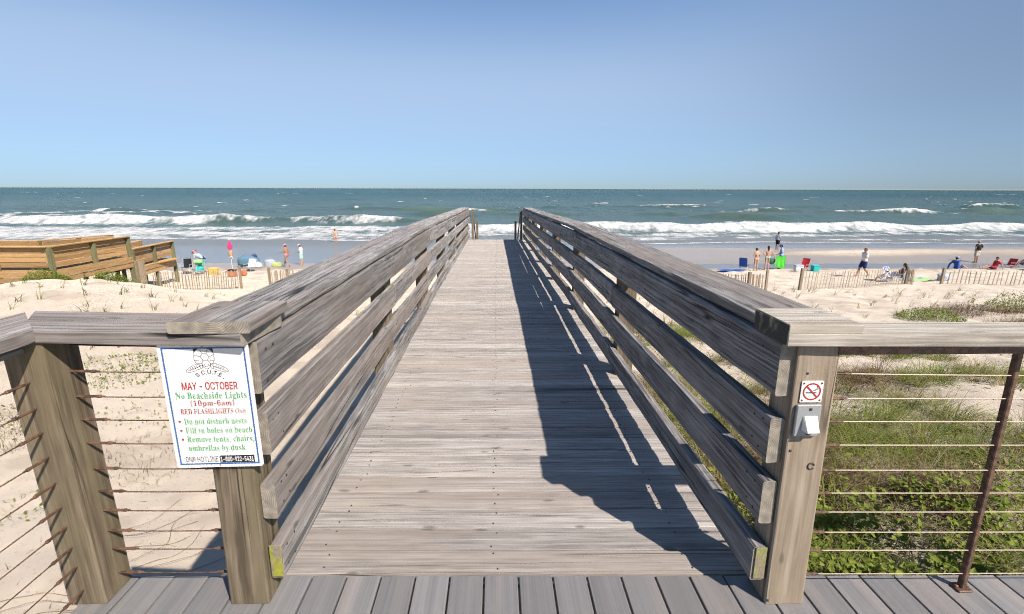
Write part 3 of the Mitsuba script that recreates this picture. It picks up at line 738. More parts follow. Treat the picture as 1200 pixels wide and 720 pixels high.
# emblem: turtle seen from in front, drawn in lines
def tp(x, y): return ((x - 243) * .00084 + .005, .226 - (y - 187) * .00092)
shell = Polygon([tp(*q) for q in ((208, 262), (200, 245), (202, 222), (212, 208), (238, 203), (264, 209), (274, 224), (275, 246), (266, 262), (243, 270))]).buffer(.003).buffer(-.001)
lines = [shell.exterior]
for seg in (((222, 206), (232, 222)), ((256, 206), (248, 222)), ((232, 222), (248, 222)), ((232, 222), (224, 236)), ((248, 222), (257, 236)), ((224, 236), (232, 249)), ((257, 236), (249, 249)), ((202, 228), (224, 236)), ((275, 228), (257, 236)), ((203, 248), (217, 250)), ((274, 250), (262, 250))):
    lines.append(LineString([tp(*q) for q in seg]))
head = Polygon([tp(*q) for q in ((229, 258), (236, 250), (250, 250), (257, 258), (256, 270), (249, 279), (237, 279), (230, 270))]).buffer(.0015)
lines.append(head.exterior)
from shapely import union_all
for s in (-1, 1):
    fl = Polygon([tp(243 + s * a, b) for a, b in ((17, 263), (34, 262), (58, 272), (78, 284), (82, 291), (70, 294), (48, 288), (30, 281), (18, 277))]).buffer(.0012)
    lines += [fl.exterior] + [LineString([tp(243 + s * (30 + 9 * k), 265 + 3.4 * k), tp(243 + s * (26 + 9 * k), 277 + 2.0 * k)]) for k in range(5)]
    lines.append(LineString([tp(243 + s * 22, 270), tp(243 + s * 74, 289)]))
art = union_all([l.buffer(.0007) for l in lines] + [Point(tp(243 - 7, 264)).buffer(.0016), Point(tp(243 + 7, 264)).buffer(.0016), Polygon([tp(*q) for q in ((200, 218), (200, 206), (208, 201), (216, 207))]), Polygon([tp(*q) for q in ((276, 218), (276, 206), (268, 201), (260, 207))])])
spart('emblem', art, 'sign_black', FY)
for ch, x, y, a in (('S', 206, 311, 32), ('.', 219, 309, 24), ('C', 227, 303, 16), ('.', 240, 303, 6), ('U', 249, 301, 0), ('.', 261, 303, -8), ('T', 270, 305, -16), ('.', 281, 310, -22), ('E', 289, 313, -30), ('.', 301, 321, -34)):
    m = meshkit.text_mesh(ch, .0135, .0005, True)
    v = np.array(m.vertices); v[:, 0] -= v[:, 0].mean(); c_, s_ = math.cos(math.radians(a)), math.sin(math.radians(a))
    px, pz = tp(x, y)
    V = np.stack([px + v[:, 0] * c_ - v[:, 1] * s_, FY - v[:, 2], pz + v[:, 0] * s_ + v[:, 1] * c_], 1)
    put('lettering', (V, np.array(m.faces)), 'sign_black', sign, to_world=place_sign)
for u, v_ in ((.5, .018), (.5, .982)):
    spart('screw', Point(sx_(u), sz_(v_)).buffer(.003), 'galvanised', FY, .002)

# ---------------------------------------------------------------- no-smoking plate and outlet cover on the right post
ns = thing('no_smoking_sign', 'small white no-smoking plate with a red ring on the pale post', 'sign')
pn = T4().translate([1.0771, 1.5838, 0.8749])
def npart(name, poly, mat, y, d):
    v, f = ext(poly, d); put(name, (v + [0, y, 0], f), mat, ns, to_world=pn)
npart('panel', sbox(-.034, -.035, .034, .035).buffer(.004), 'sign_white', 0, .0025)
npart('ring', Point(0, 0).buffer(.0315).difference(Point(0, 0).buffer(.0262)), 'sign_red', -.0027, .0006)
npart('slash', LineString([(-.0195, .0195), (.0195, -.0195)]).buffer(.0026, cap_style=2), 'sign_red', -.0034, .0006)
npart('cigarette', union_all([sbox(-.021, -.0058, .013, -.0018), sbox(.0142, -.0058, .0164, -.0018)]), 'sign_black', -.0027, .0005)
smoke = union_all([LineString([(.004 + .006 * math.sin(t * 1.5) + .006 * t + o, .004 + .0065 * t) for t in np.linspace(0, 2.6, 16)]).buffer(.0008) for o in (0, .006)])
npart('smoke', smoke, 'sign_black', -.0027, .0005)
for x, z in ((-.031, .031), (.031, .031), (-.031, -.031), (.031, -.031)):
    npart('screw', Point(x, z).buffer(.0028), 'screw_steel', -.0027, .002)
oc = thing('outlet_cover', 'grey weatherproof outlet cover with a cream flip hood below the no-smoking plate', 'outlet cover')
po = T4().translate([1.0723, 1.5838, 0.7702])
put('back_plate', bx((0, -.006, 0), (.086, .012, .118), .003), 'galvanised', oc, to_world=po)
hood = trimesh.convex.convex_hull(np.array([(-.020, -.0125, .018), (.030, -.0125, .018), (-.020, -.0125, -.034), (.030, -.0125, -.034), (-.014, -.042, -.030), (.027, -.042, -.030), (-.016, -.017, .020), (.028, -.017, .020), (-.014, -.040, -.034), (.027, -.040, -.034)]))
put('hood', hood, 'cream_plastic', oc, to_world=po)
for z in (.044, -.047):
    put('screw', bx((.004, -.013, z), (.010, .004, .010), .0015), 'screw_steel', oc, to_world=po)

# ---------------------------------------------------------------- new pine boardwalk far left
pine = thing('pine_boardwalk', 'new orange pine boardwalk with board rails behind the dune on the left', 'boardwalk')
def P(*a): return np.array(a, float)
def side_bay(a, b, zd0, zd1, inward, htop=.93, k0=True, end=True, cap=True, toe=.22):
    """Posts, four boards and a cap between plan points a and b; boards on the inner face."""
    a, b, n = P(*a, 0), P(*b, 0), P(*inward, 0)
    L = np.linalg.norm(b - a); m = max(1, round(L / 2.0))
    for i in range(0 if k0 else 1, m + (1 if end else 0)):
        q = a + (b - a) * i / m; z = zd0 + (zd1 - zd0) * i / m
        g = float(ground_z(q[0], q[1]))
        put('post', lumber((q[0], q[1], g - .3), (q[0], q[1], z + htop - .05), (b - a) / L, .14, .14, seg=2), 'treated_post', pine)
    for h, w in ((htop - .15, .17), (htop - .34, .165), (htop - .53, .165), (htop - .72, .165)):
        o = n * .095
        for i in range(m):
            p, q = a + (b - a) * i / m + o, a + (b - a) * (i + 1) / m + o
            za, zb = zd0 + (zd1 - zd0) * i / m, zd0 + (zd1 - zd0) * (i + 1) / m
            put('rail_board', lumber((*p[:2], za + h), (*q[:2], zb + h), (0, 0, 1), w, .04, seg=3), 'new_pine', pine)
    put('cap_board', lumber((*a[:2], zd0 + htop - .025), (*b[:2], zd1 + htop - .025), n, .24, .04, seg=4), 'new_pine', pine)
    o = -n * .09
    put('rim_joist', lumber((*(a + o)[:2], zd0 - .12), (*(b + o)[:2], zd1 - .12), (0, 0, 1), .24, .04, seg=3), 'new_pine', pine)
    put('skirt_board', lumber((*(a + o * .7)[:2], zd0 - .36), (*(b + o * .7)[:2], zd1 - .36), (0, 0, 1), .20, .04, seg=3), 'new_pine', pine)


def decking(x0, x1, y0, y1, z0, z1):
    n = int((y1 - y0) / .146)
    for i in range(n):
        y = y0 + (i + .5) * .146; z = z0 + (z1 - z0) * (i + .5) / n
        put('plank', lumber((x0, y, z - .02), (x1, y, z - .02), (0, 1, 0), .14, .038, seg=1), 'new_pine', pine)


_rng = np.random.default_rng(51)
side_bay((-24.6, 19.1), (-16.55, 19.1), -1.50, -1.50, (0, 1))
side_bay((-16.5, 19.1), (-16.5, 23.1), -1.50, -1.50, (-1, 0), k0=False)
side_bay((-18.75, 21.3), (-18.75, 25.2), -1.50, -1.62, (1, 0))
side_bay((-24.6, 21.3), (-18.75, 21.3), -1.50, -1.50, (0, -1), k0=True, end=False)
side_bay((-17.45, 24.6), (-18.05, 28.6), -2.23, -2.26, (-1, 0))
side_bay((-19.3, 24.8), (-19.9, 28.8), -2.23, -2.26, (1, 0))
decking(-24.5, -16.6, 19.2, 21.2, -1.5, -1.5)
decking(-18.65, -16.6, 21.25, 23.1, -1.5, -1.5)
for i in range(4):
    put('stair_tread', lumber((-18.9, 23.3 + .3 * i, -1.5 - .17 * (i + 1)), (-17.0, 23.3 + .3 * i, -1.5 - .17 * (i + 1)), (0, 1, 0), .28, .04, seg=1), 'new_pine', pine)
decking(-19.5, -17.6, 24.6, 28.5, -2.25, -2.27)

# ---------------------------------------------------------------- sand fences
_rng = np.random.default_rng(61)
rf = np.random.default_rng(62)
plain('fence_wire', (.16, .14, .12), .5, .4, .3)
LATH = [mikit.ply(lumber((0, 0, 0), (0, 0, 1.25), (1, 0, 0), .040, .010, seg=3, cham=.002, wob=.002)[:2], 'lath_wood', uv=None) for _ in range(1)]
LATH = []
for _ in range(6):
    v_, f_, u_ = lumber((0, 0, 0), (0, 0, 1.25), (1, 0, 0), .040, .010, seg=3, cham=.002, wob=.0025)
    LATH.append(mikit.ply((v_, f_), 'lath_wood', uv=u_))


def fence(label, pts, pitch, height, posts=(), lean=0.0, group='slatted sand fences along the foot of the dunes', skip=0.0, jig=.03):
    fk = thing('sand_fence', label, 'fence', group)
    pts = np.array(pts, float)
    seg = np.linalg.norm(np.diff(pts, axis=0), axis=1); cum = np.concatenate([[0], np.cumsum(seg)])
    tops = []
    for s in np.arange(0, cum[-1] + 1e-6, pitch):
        if rf.random() < skip: continue
        x, y = np.interp(s, cum, pts[:, 0]), np.interp(s, cum, pts[:, 1])
        i = min(len(seg) - 1, int(np.searchsorted(cum, s, side='right') - 1)); d = (pts[i + 1] - pts[i]) / seg[i]
        g = float(ground_z(x, y)); h = height * (1 + rf.normal(0, .03))
        to = T4().translate([x, y, g + h - 1.25]).rotate([0, 0, 1], math.degrees(math.atan2(d[1], d[0])) + rf.normal(0, 8)).rotate([0, 1, 0], math.degrees(lean + rf.normal(0, jig)))
        put('slat', LATH[int(rf.integers(0, 6))], None, fk, to_world=to)
        tops.append((x, y, g))
    tops = np.array(tops)
    for hz in (.22, .62):
        if hz < height - .1 and len(tops) > 2:
            put('wire', tube(tops + [0, -.012, hz], .004, 4), 'fence_wire', fk)
    for x, y, h, w in posts:
        g = float(ground_z(x, y))
        put('post', lumber((x, y, g - .3), (x + lean * .5, y, g + h), (1, 0, 0), w, w, seg=3, cham=.01, wob=.004), 'lath_wood', fk)
    return fk


fence('sand fence between the thick pine pile and the closed pink umbrella', [(-16.6, 24.5), (-15.2, 24.9), (-12.95, 25.3)], .108, .93, [(-12.85, 25.28, 1.15, .10)], lean=.02)
fence('short looped end of sand fence just left of the boardwalk railing', [(-11.65, 26.0), (-11.3, 26.4), (-11.1, 26.85)], .07, .82, [(-11.72, 25.98, 1.05, .11)])
fence('sand fence running behind the left boardwalk railing', [(-11.05, 26.9), (-9.2, 26.9), (-6.2, 27.2)], .125, .78, [(-11.15, 26.85, .92, .10)])
fence('sand fence emerging from behind the right boardwalk railing', [(8.6, 24.9), (10.6, 24.3), (12.0, 23.5)], .115, .82, [(12.1, 23.46, .90, .13)])
fence('pale tightly folded piece of sand fence beside the tan post on the right', [(12.25, 23.45), (12.85, 23.42)], .055, .78, [(12.93, 23.42, 1.02, .10)])
fence('long leaning sand fence in front of the man in the white shirt', [(14.95, 23.88), (18.5, 25.1), (22.0, 26.3)], .205, .86, [(14.86, 23.86, 1.08, .12), (22.25, 26.35, .95, .10)], lean=.07)
fence('rolled-up end of sand fence beside the seated dark-haired woman', [(22.45 + .26 * math.cos(t), 26.45 + .22 * math.sin(t)) for t in np.linspace(0, 5.6, 14)], .10, .80)
fence('sand fence at the right edge in front of the teal cooler', [(25.15, 27.25), (27.4, 26.4), (31.5, 25.2)], .20, .74, [(25.1, 27.28, .86, .12)], lean=.06)
pile = thing('timber_pile', 'thick short pale pile at the left end of the sand fence', 'pile')
put('core', lumber((-16.95, 24.15, -3.9), (-16.95, 24.15, -1.88), (1, 0, 0), .34, .34, seg=4, cham=.06, wob=.01), 'new_pine', pile)
for i in range(9):
    a = 2 * math.pi * i / 9
    put('stave', lumber((-16.95 + .23 * math.cos(a), 24.15 + .23 * math.sin(a), -3.9), (-16.95 + .22 * math.cos(a), 24.15 + .22 * math.sin(a), -1.83 - .05 * math.sin(i * 2.3)), (-math.sin(a), math.cos(a), 0), .15, .035, seg=3, cham=.008), 'lath_wood', pile)

# ---------------------------------------------------------------- vegetation
rv = np.random.default_rng(90)


def blades(base, height, width, lean, curl, rnd, dry, segs=4):
    """Curved grass blades: base (n,3), height (n), lean direction (n,2), curl = how far the tip travels sideways, as a part of the height."""
    n = len(base)
    t = np.linspace(0, 1, segs + 1)
    side = np.stack([-lean[:, 1], lean[:, 0], 0 * lean[:, 0]], 1)
    off = np.stack([lean[:, 0], lean[:, 1], 0 * lean[:, 0]], 1)
    c = base[:, None] + height[:, None, None] * (np.array([0, 0, 1.]) * (t - .45 * t ** 2 * np.minimum(curl, 1.2)[:, None])[..., None] + off[:, None] * (curl[:, None] * t ** 1.8)[..., None])
    w = width[:, None] * (1 - t ** 1.5 * .92)
    L, R_ = c - side[:, None] * w[..., None] / 2, c + side[:, None] * w[..., None] / 2
    V = np.stack([L, R_], 2).reshape(-1, 3)
    k = np.arange(n)[:, None] * 2 * (segs + 1)
    s = np.arange(segs)[None] * 2
    a = (k + s).ravel()
    f = np.vstack([np.stack([a, a + 1, a + 3], 1), np.stack([a, a + 3, a + 2], 1)])
    uv = np.repeat(np.stack([rnd, dry], 1), 2 * (segs + 1), axis=0)
    return V, f, uv


def leaves(c, size, nrm, rnd, dry):
    """Pointed leaves, each of four triangles folded along the midrib."""
    n = len(c)
    nrm = nrm / np.linalg.norm(nrm, axis=1, keepdims=True)
    a = np.cross(nrm, rv.normal(size=(n, 3))); a /= np.linalg.norm(a, axis=1, keepdims=True)
    b = np.cross(nrm, a)
    s = size[:, None]
    pts = [c - a * s * .5, c - a * s * .05 + b * s * .30 + nrm * s * .10, c + a * s * .5 - nrm * s * .06, c - a * s * .05 - b * s * .30 + nrm * s * .10, c]
    V = np.stack(pts, 1).reshape(-1, 3)
    k = np.arange(n) * 5
    f = np.vstack([np.stack([k + i, k + 4, k + j], 1) for i, j in ((0, 1), (1, 2), (2, 3), (3, 0))])
    return V, f, np.repeat(np.stack([rnd, dry], 1), 5, axis=0)


def unit2(n, ang=None, spread=math.pi):
    a = rv.uniform(-math.pi, math.pi, n) if ang is None else rv.normal(ang, spread, n)
    return np.stack([np.cos(a), np.sin(a)], 1)


def g3(x, y, dz=0.0):
    return np.stack([x, y, ground_z(x, y) + dz], 1)


def density(x, y):
    """How thickly the dune right of the boardwalk is overgrown, 0 to 1."""
    p = np.stack([x / 1.5, y / 1.1, 0 * x], 1)
    a = meshkit.fbm(p, 4, 71)
    near = np.clip((5.4 - y + 2.2 * (a - .5) * 4 * .5) / 1.2, 0, 1)
    mid = np.clip((13.5 - y) / 3.5, 0, 1) * np.clip((x - 1.5) / 2.0, .55, 1)
    return np.clip(near * (1.4 - .45 * (a < .42)) + mid * np.clip((a - .455) * 12, 0, 1), 0, 1) * (x > xr(y) + .22)


def scatter(n, x0, x1, y0, y1, dens):
    x, y = rv.uniform(x0, x1, n), rv.uniform(y0, y1, n)
    k = rv.random(n) < dens(x, y)
    return x[k], y[k]


# green blades, straw, leaf cover, each one mass that nobody could count: tangled clumps, each of its own height and dryness
cx, cy = scatter(4200, 1.15, 12.5, 2.0, 13, lambda x, y: density(x, y) * np.clip(1.2 - (3.2 - y) * .5, .2, 1))
m_ = rv.integers(14, 46, len(cx)); id_ = np.repeat(np.arange(len(cx)), m_); n = len(id_)
nb_ = meshkit.fbm(np.stack([cx / 1.1, cy / .8, 0 * cx + 2], 1), 3, 77)
cdry = np.clip(rv.normal(.28, .22, len(cx)) + np.clip((nb_ - .48) * 4.5, -.15, .7), 0, .95)
ch_ = rv.uniform(.16, .52, len(cx)) * np.where(cy > 6, .75, 1); cs_ = rv.uniform(.03, .11, len(cx)); cl_ = rv.normal(.4, 1.1, len(cx))
dx, dy = rv.normal(0, 1, n) * cs_[id_], rv.normal(0, 1, n) * cs_[id_]
x, y = cx[id_] + dx, np.maximum(cy[id_] + dy, 1.9)
le = np.stack([dx / cs_[id_] * .7 + np.cos(cl_[id_]) + rv.normal(0, .5, n), dy / cs_[id_] * .7 + np.sin(cl_[id_]) + rv.normal(0, .5, n)], 1); le /= np.linalg.norm(le, axis=1, keepdims=True)
tag(put('dune_grass', blades(g3(x, y, -.02), ch_[id_] * rv.uniform(.5, 1.1, n), rv.uniform(.004, .010, n), le, rv.uniform(.4, 1.9, n), np.clip(rv.normal(.5, .3, n), 0, 1), np.clip(cdry[id_] + rv.normal(0, .08, n), 0, .97)), 'foliage'), 'long green and straw-coloured dune grass matted right of the boardwalk', 'grass', kind='stuff')
x, y = scatter(26000, 1.1, 9.5, 1.95, 9.5, lambda x, y: density(x, y) * np.clip((meshkit.fbm(np.stack([x / .9, y / .7, 0 * x], 1), 3, 33) - .38) * 5, .15, 1))
n = len(x)
tag(put('dead_straw', blades(g3(x, y, rv.uniform(.02, .16, n)), rv.uniform(.05, .14, n), rv.uniform(.003, .007, n), unit2(n), rv.uniform(1.6, 5.0, n), rv.random(n), rv.choice([.5, .58, .62, .68, .93], n), 3), 'foliage'), 'dead straw and brown stems lying among the grass right of the boardwalk', 'straw', kind='stuff')
x, y = scatter(52000, 1.1, 6.5, 1.84, 5.4, lambda x, y: np.clip((3.9 - y) / 1.7, 0, 1) ** .8 * .95 * np.clip((meshkit.fbm(np.stack([x / .42, y / .42, 0 * x], 1), 3, 12) - .44) * 8, 0, 1))
n = len(x)
nr = rv.normal(0, .55, (n, 3)); nr[:, 2] = 1; nr[:, 1] -= .3
top = .12 + .32 * meshkit.noise(np.stack([x / .45, y / .45, 0 * x], 1), 6)
tag(put('leafy_ground_cover', leaves(g3(x, y, top * rv.uniform(.3, 1, n)), rv.uniform(.018, .075, n), nr, rv.random(n), np.clip(rv.uniform(-.1, .25, n) + np.clip((meshkit.fbm(np.stack([x / .6, y / .5, 0 * x + 5], 1), 3, 52) - .52) * 4, 0, .7), 0, 1)), 'foliage'), 'low bright green leafy cover along the edge of the deck', 'ground cover', kind='stuff')
x, y = scatter(5200, 1.2, 11, 4.5, 11.5, lambda x, y: np.clip((meshkit.fbm(np.stack([x / 1.1, y / 1.1, 0 * x], 1), 3, 19) - .52) * 8, 0, 1) * (x > xr(y) + .3))
n = len(x); nr = rv.normal(0, .5, (n, 3)); nr[:, 2] = 1
tag(put('creeping_vine', leaves(g3(x, y, rv.uniform(.01, .10, n)), rv.uniform(.03, .06, n), nr, rv.random(n), rv.uniform(0, .35, n)), 'foliage'), 'patches of small-leaved creeper on the sand beyond the grass', 'vine', kind='stuff')


def bush(key_name, label, cat, x0, y0, rx, ry, h, nl, nb, hue, group=None, leafy=True):
    k = thing(key_name, label, cat, group)
    r = np.sqrt(rv.random(nl)); a = rv.uniform(0, 2 * math.pi, nl)
    x, y = x0 + rx * r * np.cos(a), y0 + ry * r * np.sin(a)
    lum = meshkit.noise(np.stack([x / .4, y / .4, 0 * x], 1), 4)
    z = h * np.sqrt(np.clip(1 - r ** 2, 0, 1)) * rv.uniform(.25, 1, nl) * (.5 + .8 * lum)
    if leafy:
        nr = rv.normal(0, .7, (nl, 3)); nr[:, 2] += .8
        tag(put('leaves', leaves(g3(x, y) + np.stack([0 * z, 0 * z, z], 1), rv.uniform(.03, .075, nl), nr, rv.random(nl), np.clip(rv.normal(hue, .08, nl), 0, 1)), 'foliage', k), kind='stuff')
    r = np.sqrt(rv.random(nb)); a = rv.uniform(0, 2 * math.pi, nb)
    x, y = x0 + rx * 1.05 * r * np.cos(a), y0 + ry * 1.05 * r * np.sin(a)
    tag(put('stems', blades(g3(x, y), rv.uniform(.4, 1.0, nb) * h, rv.uniform(.004, .009, nb), unit2(nb), rv.uniform(.2, 1.6, nb), rv.random(nb), np.clip(rv.normal(hue if hue > .5 else hue + .1, .1, nb), 0, 1)), 'foliage', k), kind='stuff')
    return k


bush('dune_bush', 'low green bush on the sand above the pale cap, left of the reddish brush', 'bush', 12.9, 14.2, .9, .75, .42, 1000, 500, .16)
bush('dead_brush', 'reddish brown dead brush on the sand at the right, between green bushes', 'brush', 15.2, 15.2, 1.7, .7, .42, 150, 1500, .93)
bush('dune_bush', 'green bush at the right edge of the photo behind the reddish brush', 'bush', 17.6, 15.9, 1.0, .9, .62, 1100, 500, .12)
bush('dead_brush', 'dark brown brush at the right edge on the sand slope', 'brush', 15.3, 13.2, 1.6, .45, .38, 200, 1000, .85)
bush('dune_bush', 'bright green plants at the foot of the pine boardwalk, in front of its corner', 'bush', -13.7, 15.5, .75, .35, .40, 1000, 500, .06)
bush('dune_bush', 'small bright green plants right of the pine boardwalk corner on the dune crest', 'bush', -11.9, 15.7, .5, .3, .28, 500, 260, .08)
bush('dune_bush', 'bright green plants under the lower end of the pine boardwalk beside the thick pile', 'bush', -15.6, 21.0, .8, 1.5, 1.15, 2200, 500, .08)
bush('dune_bush', 'green tuft at the left edge below the pine boardwalk', 'bush', -18.6, 17.9, .9, .4, .55, 600, 250, .2)
bush('beach_creeper', 'yellow-green creeper clump seen just under the left cap beside the corner post', 'plant', -7.6, 9.9, 1.0, .8, .24, 380, 220, .22)
bush('beach_creeper', 'sparse creeper on the sand below the clump, left of the notice', 'plant', -6.1, 8.4, .9, .7, .12, 80, 40, .25)
bush('beach_creeper', 'brownish creeper at the far left behind the cables', 'plant', -8.0, 7.9, .8, .9, .30, 140, 420, .6)
bush('beach_creeper', 'small creeper at the left edge low behind the cables', 'plant', -6.2, 6.0, .4, .4, .12, 30, 40, .3)
bush('dead_brush', 'tangle of brown runners on the bright sand left of the notice', 'brush', -5.3, 7.0, .9, .7, .16, 10, 330, .93, leafy=False)
for lab, ax, ay, L, ang in (('thin brown runner arching over the sand near the notice post', -4.3, 4.7, 1.3, .1), ('thin brown runner curving on the sand below the corner post cables', -4.9, 5.3, 1.2, -.3), ('thin runner on the sand at the bottom left', -4.1, 4.3, 1.1, 2.6)):
    k = thing('vine_runner', lab, 'vine', 'runners on the bright sand')
    for j in range(4):
        s = np.linspace(0, 1, 16); a = ang + (j - 1.5) * .35
        px, py = ax + L * s * np.cos(a + .7 * s) + .05 * np.sin(s * 9 + j), ay + L * .7 * s * np.sin(a + .9 * s)
        put('stem', tube(np.stack([px, py, ground_z(px, py) + .012 + .05 * np.sin(s * math.pi) * (j % 2)], 1), .0028, 4), 'runner', k)

n = 2600
y = 4.0 + 22 * rv.random(n) ** 1.3; x = rv.uniform(-1, 1, n) * (y * 1.05 + 1)
k_ = (np.abs(x) > 1.3) & (meshkit.fbm(np.stack([x / 1.3, y / 1.3, 0 * x], 1), 3, 44) > .42); x, y = x[k_], y[k_]; n = len(x)
tag(put('sand_litter', blades(g3(x, y, .004), rv.exponential(.012, n) + .004, rv.uniform(.002, .010, n), unit2(n), rv.uniform(1.0, 7, n), rv.random(n), rv.choice([.5, .62, .93, 1.0], n), 2), 'foliage'), 'scattered bits of dry reed and broken stems lying on the sand', 'litter', kind='stuff')

# planted tufts of beach grass in rough rows on the sand slopes
TUFTS = []
for _ in range(7):
    n = int(rv.integers(6, 11))
    b = np.stack([rv.normal(0, .03, n), rv.normal(0, .03, n), np.full(n, -.03)], 1)
    TUFTS.append(blades(b, rv.uniform(.22, .48, n), rv.uniform(.009, .016, n), unit2(n, .2, 1.0), rv.uniform(.35, 1.25, n), rv.random(n), np.clip(rv.normal(.36, .12, n), 0, .6), 5))
TUFT_D = [mikit.ply((v, f), 'foliage', uv=u) for v, f, u in TUFTS]
spots = []
for x0, x1, y0, y1, st, pr in ((-17, -4.6, 10.4, 15.3, .66, .86), (-13, -4, 15.5, 23.5, 1.25, .55), (3.5, 23, 11.5, 23.6, .98, .66)):
    for yr in np.arange(y0, y1, st):
        for xx in np.arange(x0, x1, st):
            x, y = xx + rv.normal(0, .2 * st), yr + rv.normal(0, .2 * st)
            if abs(x) > y * 1.04 + .5 or rv.random() > pr: continue
            if x > 0 and (density(np.array([x]), np.array([y]))[0] > .3 or math.hypot((x - 15) / 2.8, (y - 14.6) / 1.6) < 1): continue
            spots.append((x, y))
spots = sorted(spots, key=lambda s: s[1])[:298]
for x, y in spots:
    k = numbered('beach_grass_tuft')
    s = rv.uniform(.8, 1.45)
    scene[k] = {**TUFT_D[int(rv.integers(0, 7))], 'to_world': T4().translate([x, y, float(ground_z(x, y))]).rotate([0, 0, 1], rv.normal(0, 45)).scale([s, s, s * rv.uniform(.8, 1.15)])}
    tag(k, 'thin planted tuft of beach grass on the sand slope ' + ('left' if x < 0 else 'right') + ' of the boardwalk', 'grass tuft', 'planted grass tufts on the slope ' + ('left' if x < 0 else 'right') + ' of the boardwalk')

# ---------------------------------------------------------------- people
SKIN = plain('skin', (.55, .33, .23), .5, .4)
plain('skin_tan', (.42, .23, .14), .5, .4)
for nm, c in dict(hair_dark=(.03, .02, .015), hair_brown=(.14, .085, .05), hair_grey=(.35, .32, .29), cloth_white=(.80, .80, .80), cloth_navy=(.03, .045, .16), cloth_mint=(.45, .78, .68), cloth_pink=(.80, .30, .38), cloth_coral=(.85, .33, .36), cloth_blue=(.05, .13, .45), cloth_sky=(.30, .45, .70), cloth_black=(.018, .02, .028), cloth_khaki=(.66, .60, .50), cloth_red=(.60, .04, .04), cloth_greyblue=(.45, .50, .58), cloth_green=(.10, .60, .06), cloth_teal=(.03, .50, .48), cloth_dark=(.09, .07, .08), cloth_yellow=(.72, .50, .14), cloth_orange=(.62, .20, .10), cloth_bluegrey=(.13, .24, .33), cloth_darkgreen=(.05, .17, .13), cloth_lime=(.38, .62, .28), cloth_limeyellow=(.48, .55, .22), chair_metal=(.55, .56, .58), eye_dark=(.02, .02, .02), runner=(.17, .11, .07), cloth_hotpink=(.85, .06, .22), cloth_tan=(.55, .36, .20), cloth_maroon=(.25, .03, .05), cloth_peach=(.85, .50, .40)).items():
    plain(nm, c, .75, .2)


def sph(p, r, n=12):
    return m3.Manifold.sphere(r, n).translate([float(a) for a in p])


def cap_(a, ra, b, rb, n=12):
    return m3.Manifold.batch_hull([sph(a, ra, n), sph(b, rb, n)])


def skeleton(pose):
    J = dict(pel=(0, 0, .94), waist=(0, 0, 1.10), chest=(0, 0, 1.30), neck=(0, .0, 1.48), head=(0, .025, 1.63))
    for s, k in ((-1, 'l'), (1, 'r')):
        J |= {'hip' + k: (s * .09, 0, .92), 'kn' + k: (s * .10, .02, .50), 'an' + k: (s * .105, -.01, .085), 'to' + k: (s * .12, .15, .032), 'sh' + k: (s * .175, 0, 1.42), 'el' + k: (s * .245, -.02, 1.14), 'wr' + k: (s * .25, .07, .90)}
    J = {k: np.array(v, float) for k, v in J.items()}
    up = ('waist', 'chest', 'neck', 'head', 'shl', 'shr', 'ell', 'elr', 'wrl', 'wrr')

    def rot(keys, c, ax, deg):
        a = math.radians(deg); c = np.array(J[c] if isinstance(c, str) else c, float)
        M = trimesh.transformations.rotation_matrix(a, ax)[:3, :3]
        for k in keys: J[k] = c + M @ (J[k] - c)
    if pose == 'walk':
        J |= dict(knr=np.array((.10, .17, .51)), anr=np.array((.10, .28, .10)), tor=np.array((.11, .43, .06)), knl=np.array((-.10, .0, .49)), anl=np.array((-.10, -.30, .17)), tol=np.array((-.11, -.20, .04)))
        rot(('ell', 'wrl'), 'shl', (1, 0, 0), 24); rot(('elr', 'wrr'), 'shr', (1, 0, 0), -18); rot(('wrl',), 'ell', (1, 0, 0), 35)
    if pose == 'hips':
        for s, k in ((-1, 'l'), (1, 'r')):
            J['el' + k] = np.array((s * .37, -.07, 1.20)); J['wr' + k] = np.array((s * .19, .02, 1.03))
    if pose == 'lookdown':
        rot(('head',), 'neck', (1, 0, 0), -25)
        for s, k in ((-1, 'l'), (1, 'r')): J['wr' + k] = np.array((s * .10, .25, 1.12))
    if pose == 'hold':
        rot(('head',), 'neck', (1, 0, 0), -20)
        J['wrl'] = np.array((-.17, .24, 1.05)); J['wrr'] = np.array((.15, .25, 1.02))
    if pose == 'bend':
        rot(up, 'pel', (1, 0, 0), -62)
        for s, k in ((-1, 'l'), (1, 'r')):
            J['el' + k] = J['sh' + k] + np.array((s * .06, .02, -.28)); J['wr' + k] = J['el' + k] + np.array((-s * .03, .10, -.22))
            J['kn' + k] += (0, .07, 0)
        rot(('head',), 'neck', (1, 0, 0), 28)
    if pose in ('sit', 'chair'):
        dz = -.80 if pose == 'sit' else -.60
        for k in ('pel', 'waist', 'chest', 'neck', 'head', 'shl', 'shr', 'ell', 'elr', 'wrl', 'wrr', 'hipl', 'hipr'): J[k] += (0, 0, dz)
        rot(up, 'pel', (1, 0, 0), 16 if pose == 'sit' else 22)
        rot(('head',), 'neck', (1, 0, 0), -22)
        for s, k in ((-1, 'l'), (1, 'r')):
            if pose == 'sit':
                J['kn' + k] = np.array((s * .12, .40, .26)); J['an' + k] = np.array((s * .12, .80, .07)); J['to' + k] = np.array((s * .14, .86, .22))
                J['el' + k] = np.array((s * .30, -.30, .38)); J['wr' + k] = np.array((s * .33, -.36, .10))
            else:
                J['kn' + k] = np.array((s * .12, .42, .46)); J['an' + k] = np.array((s * .12, .62, .08)); J['to' + k] = np.array((s * .13, .78, .035))
                J['el' + k] = np.array((s * .27, .02, .55)); J['wr' + k] = np.array((s * .16, .26, .50))
    return J


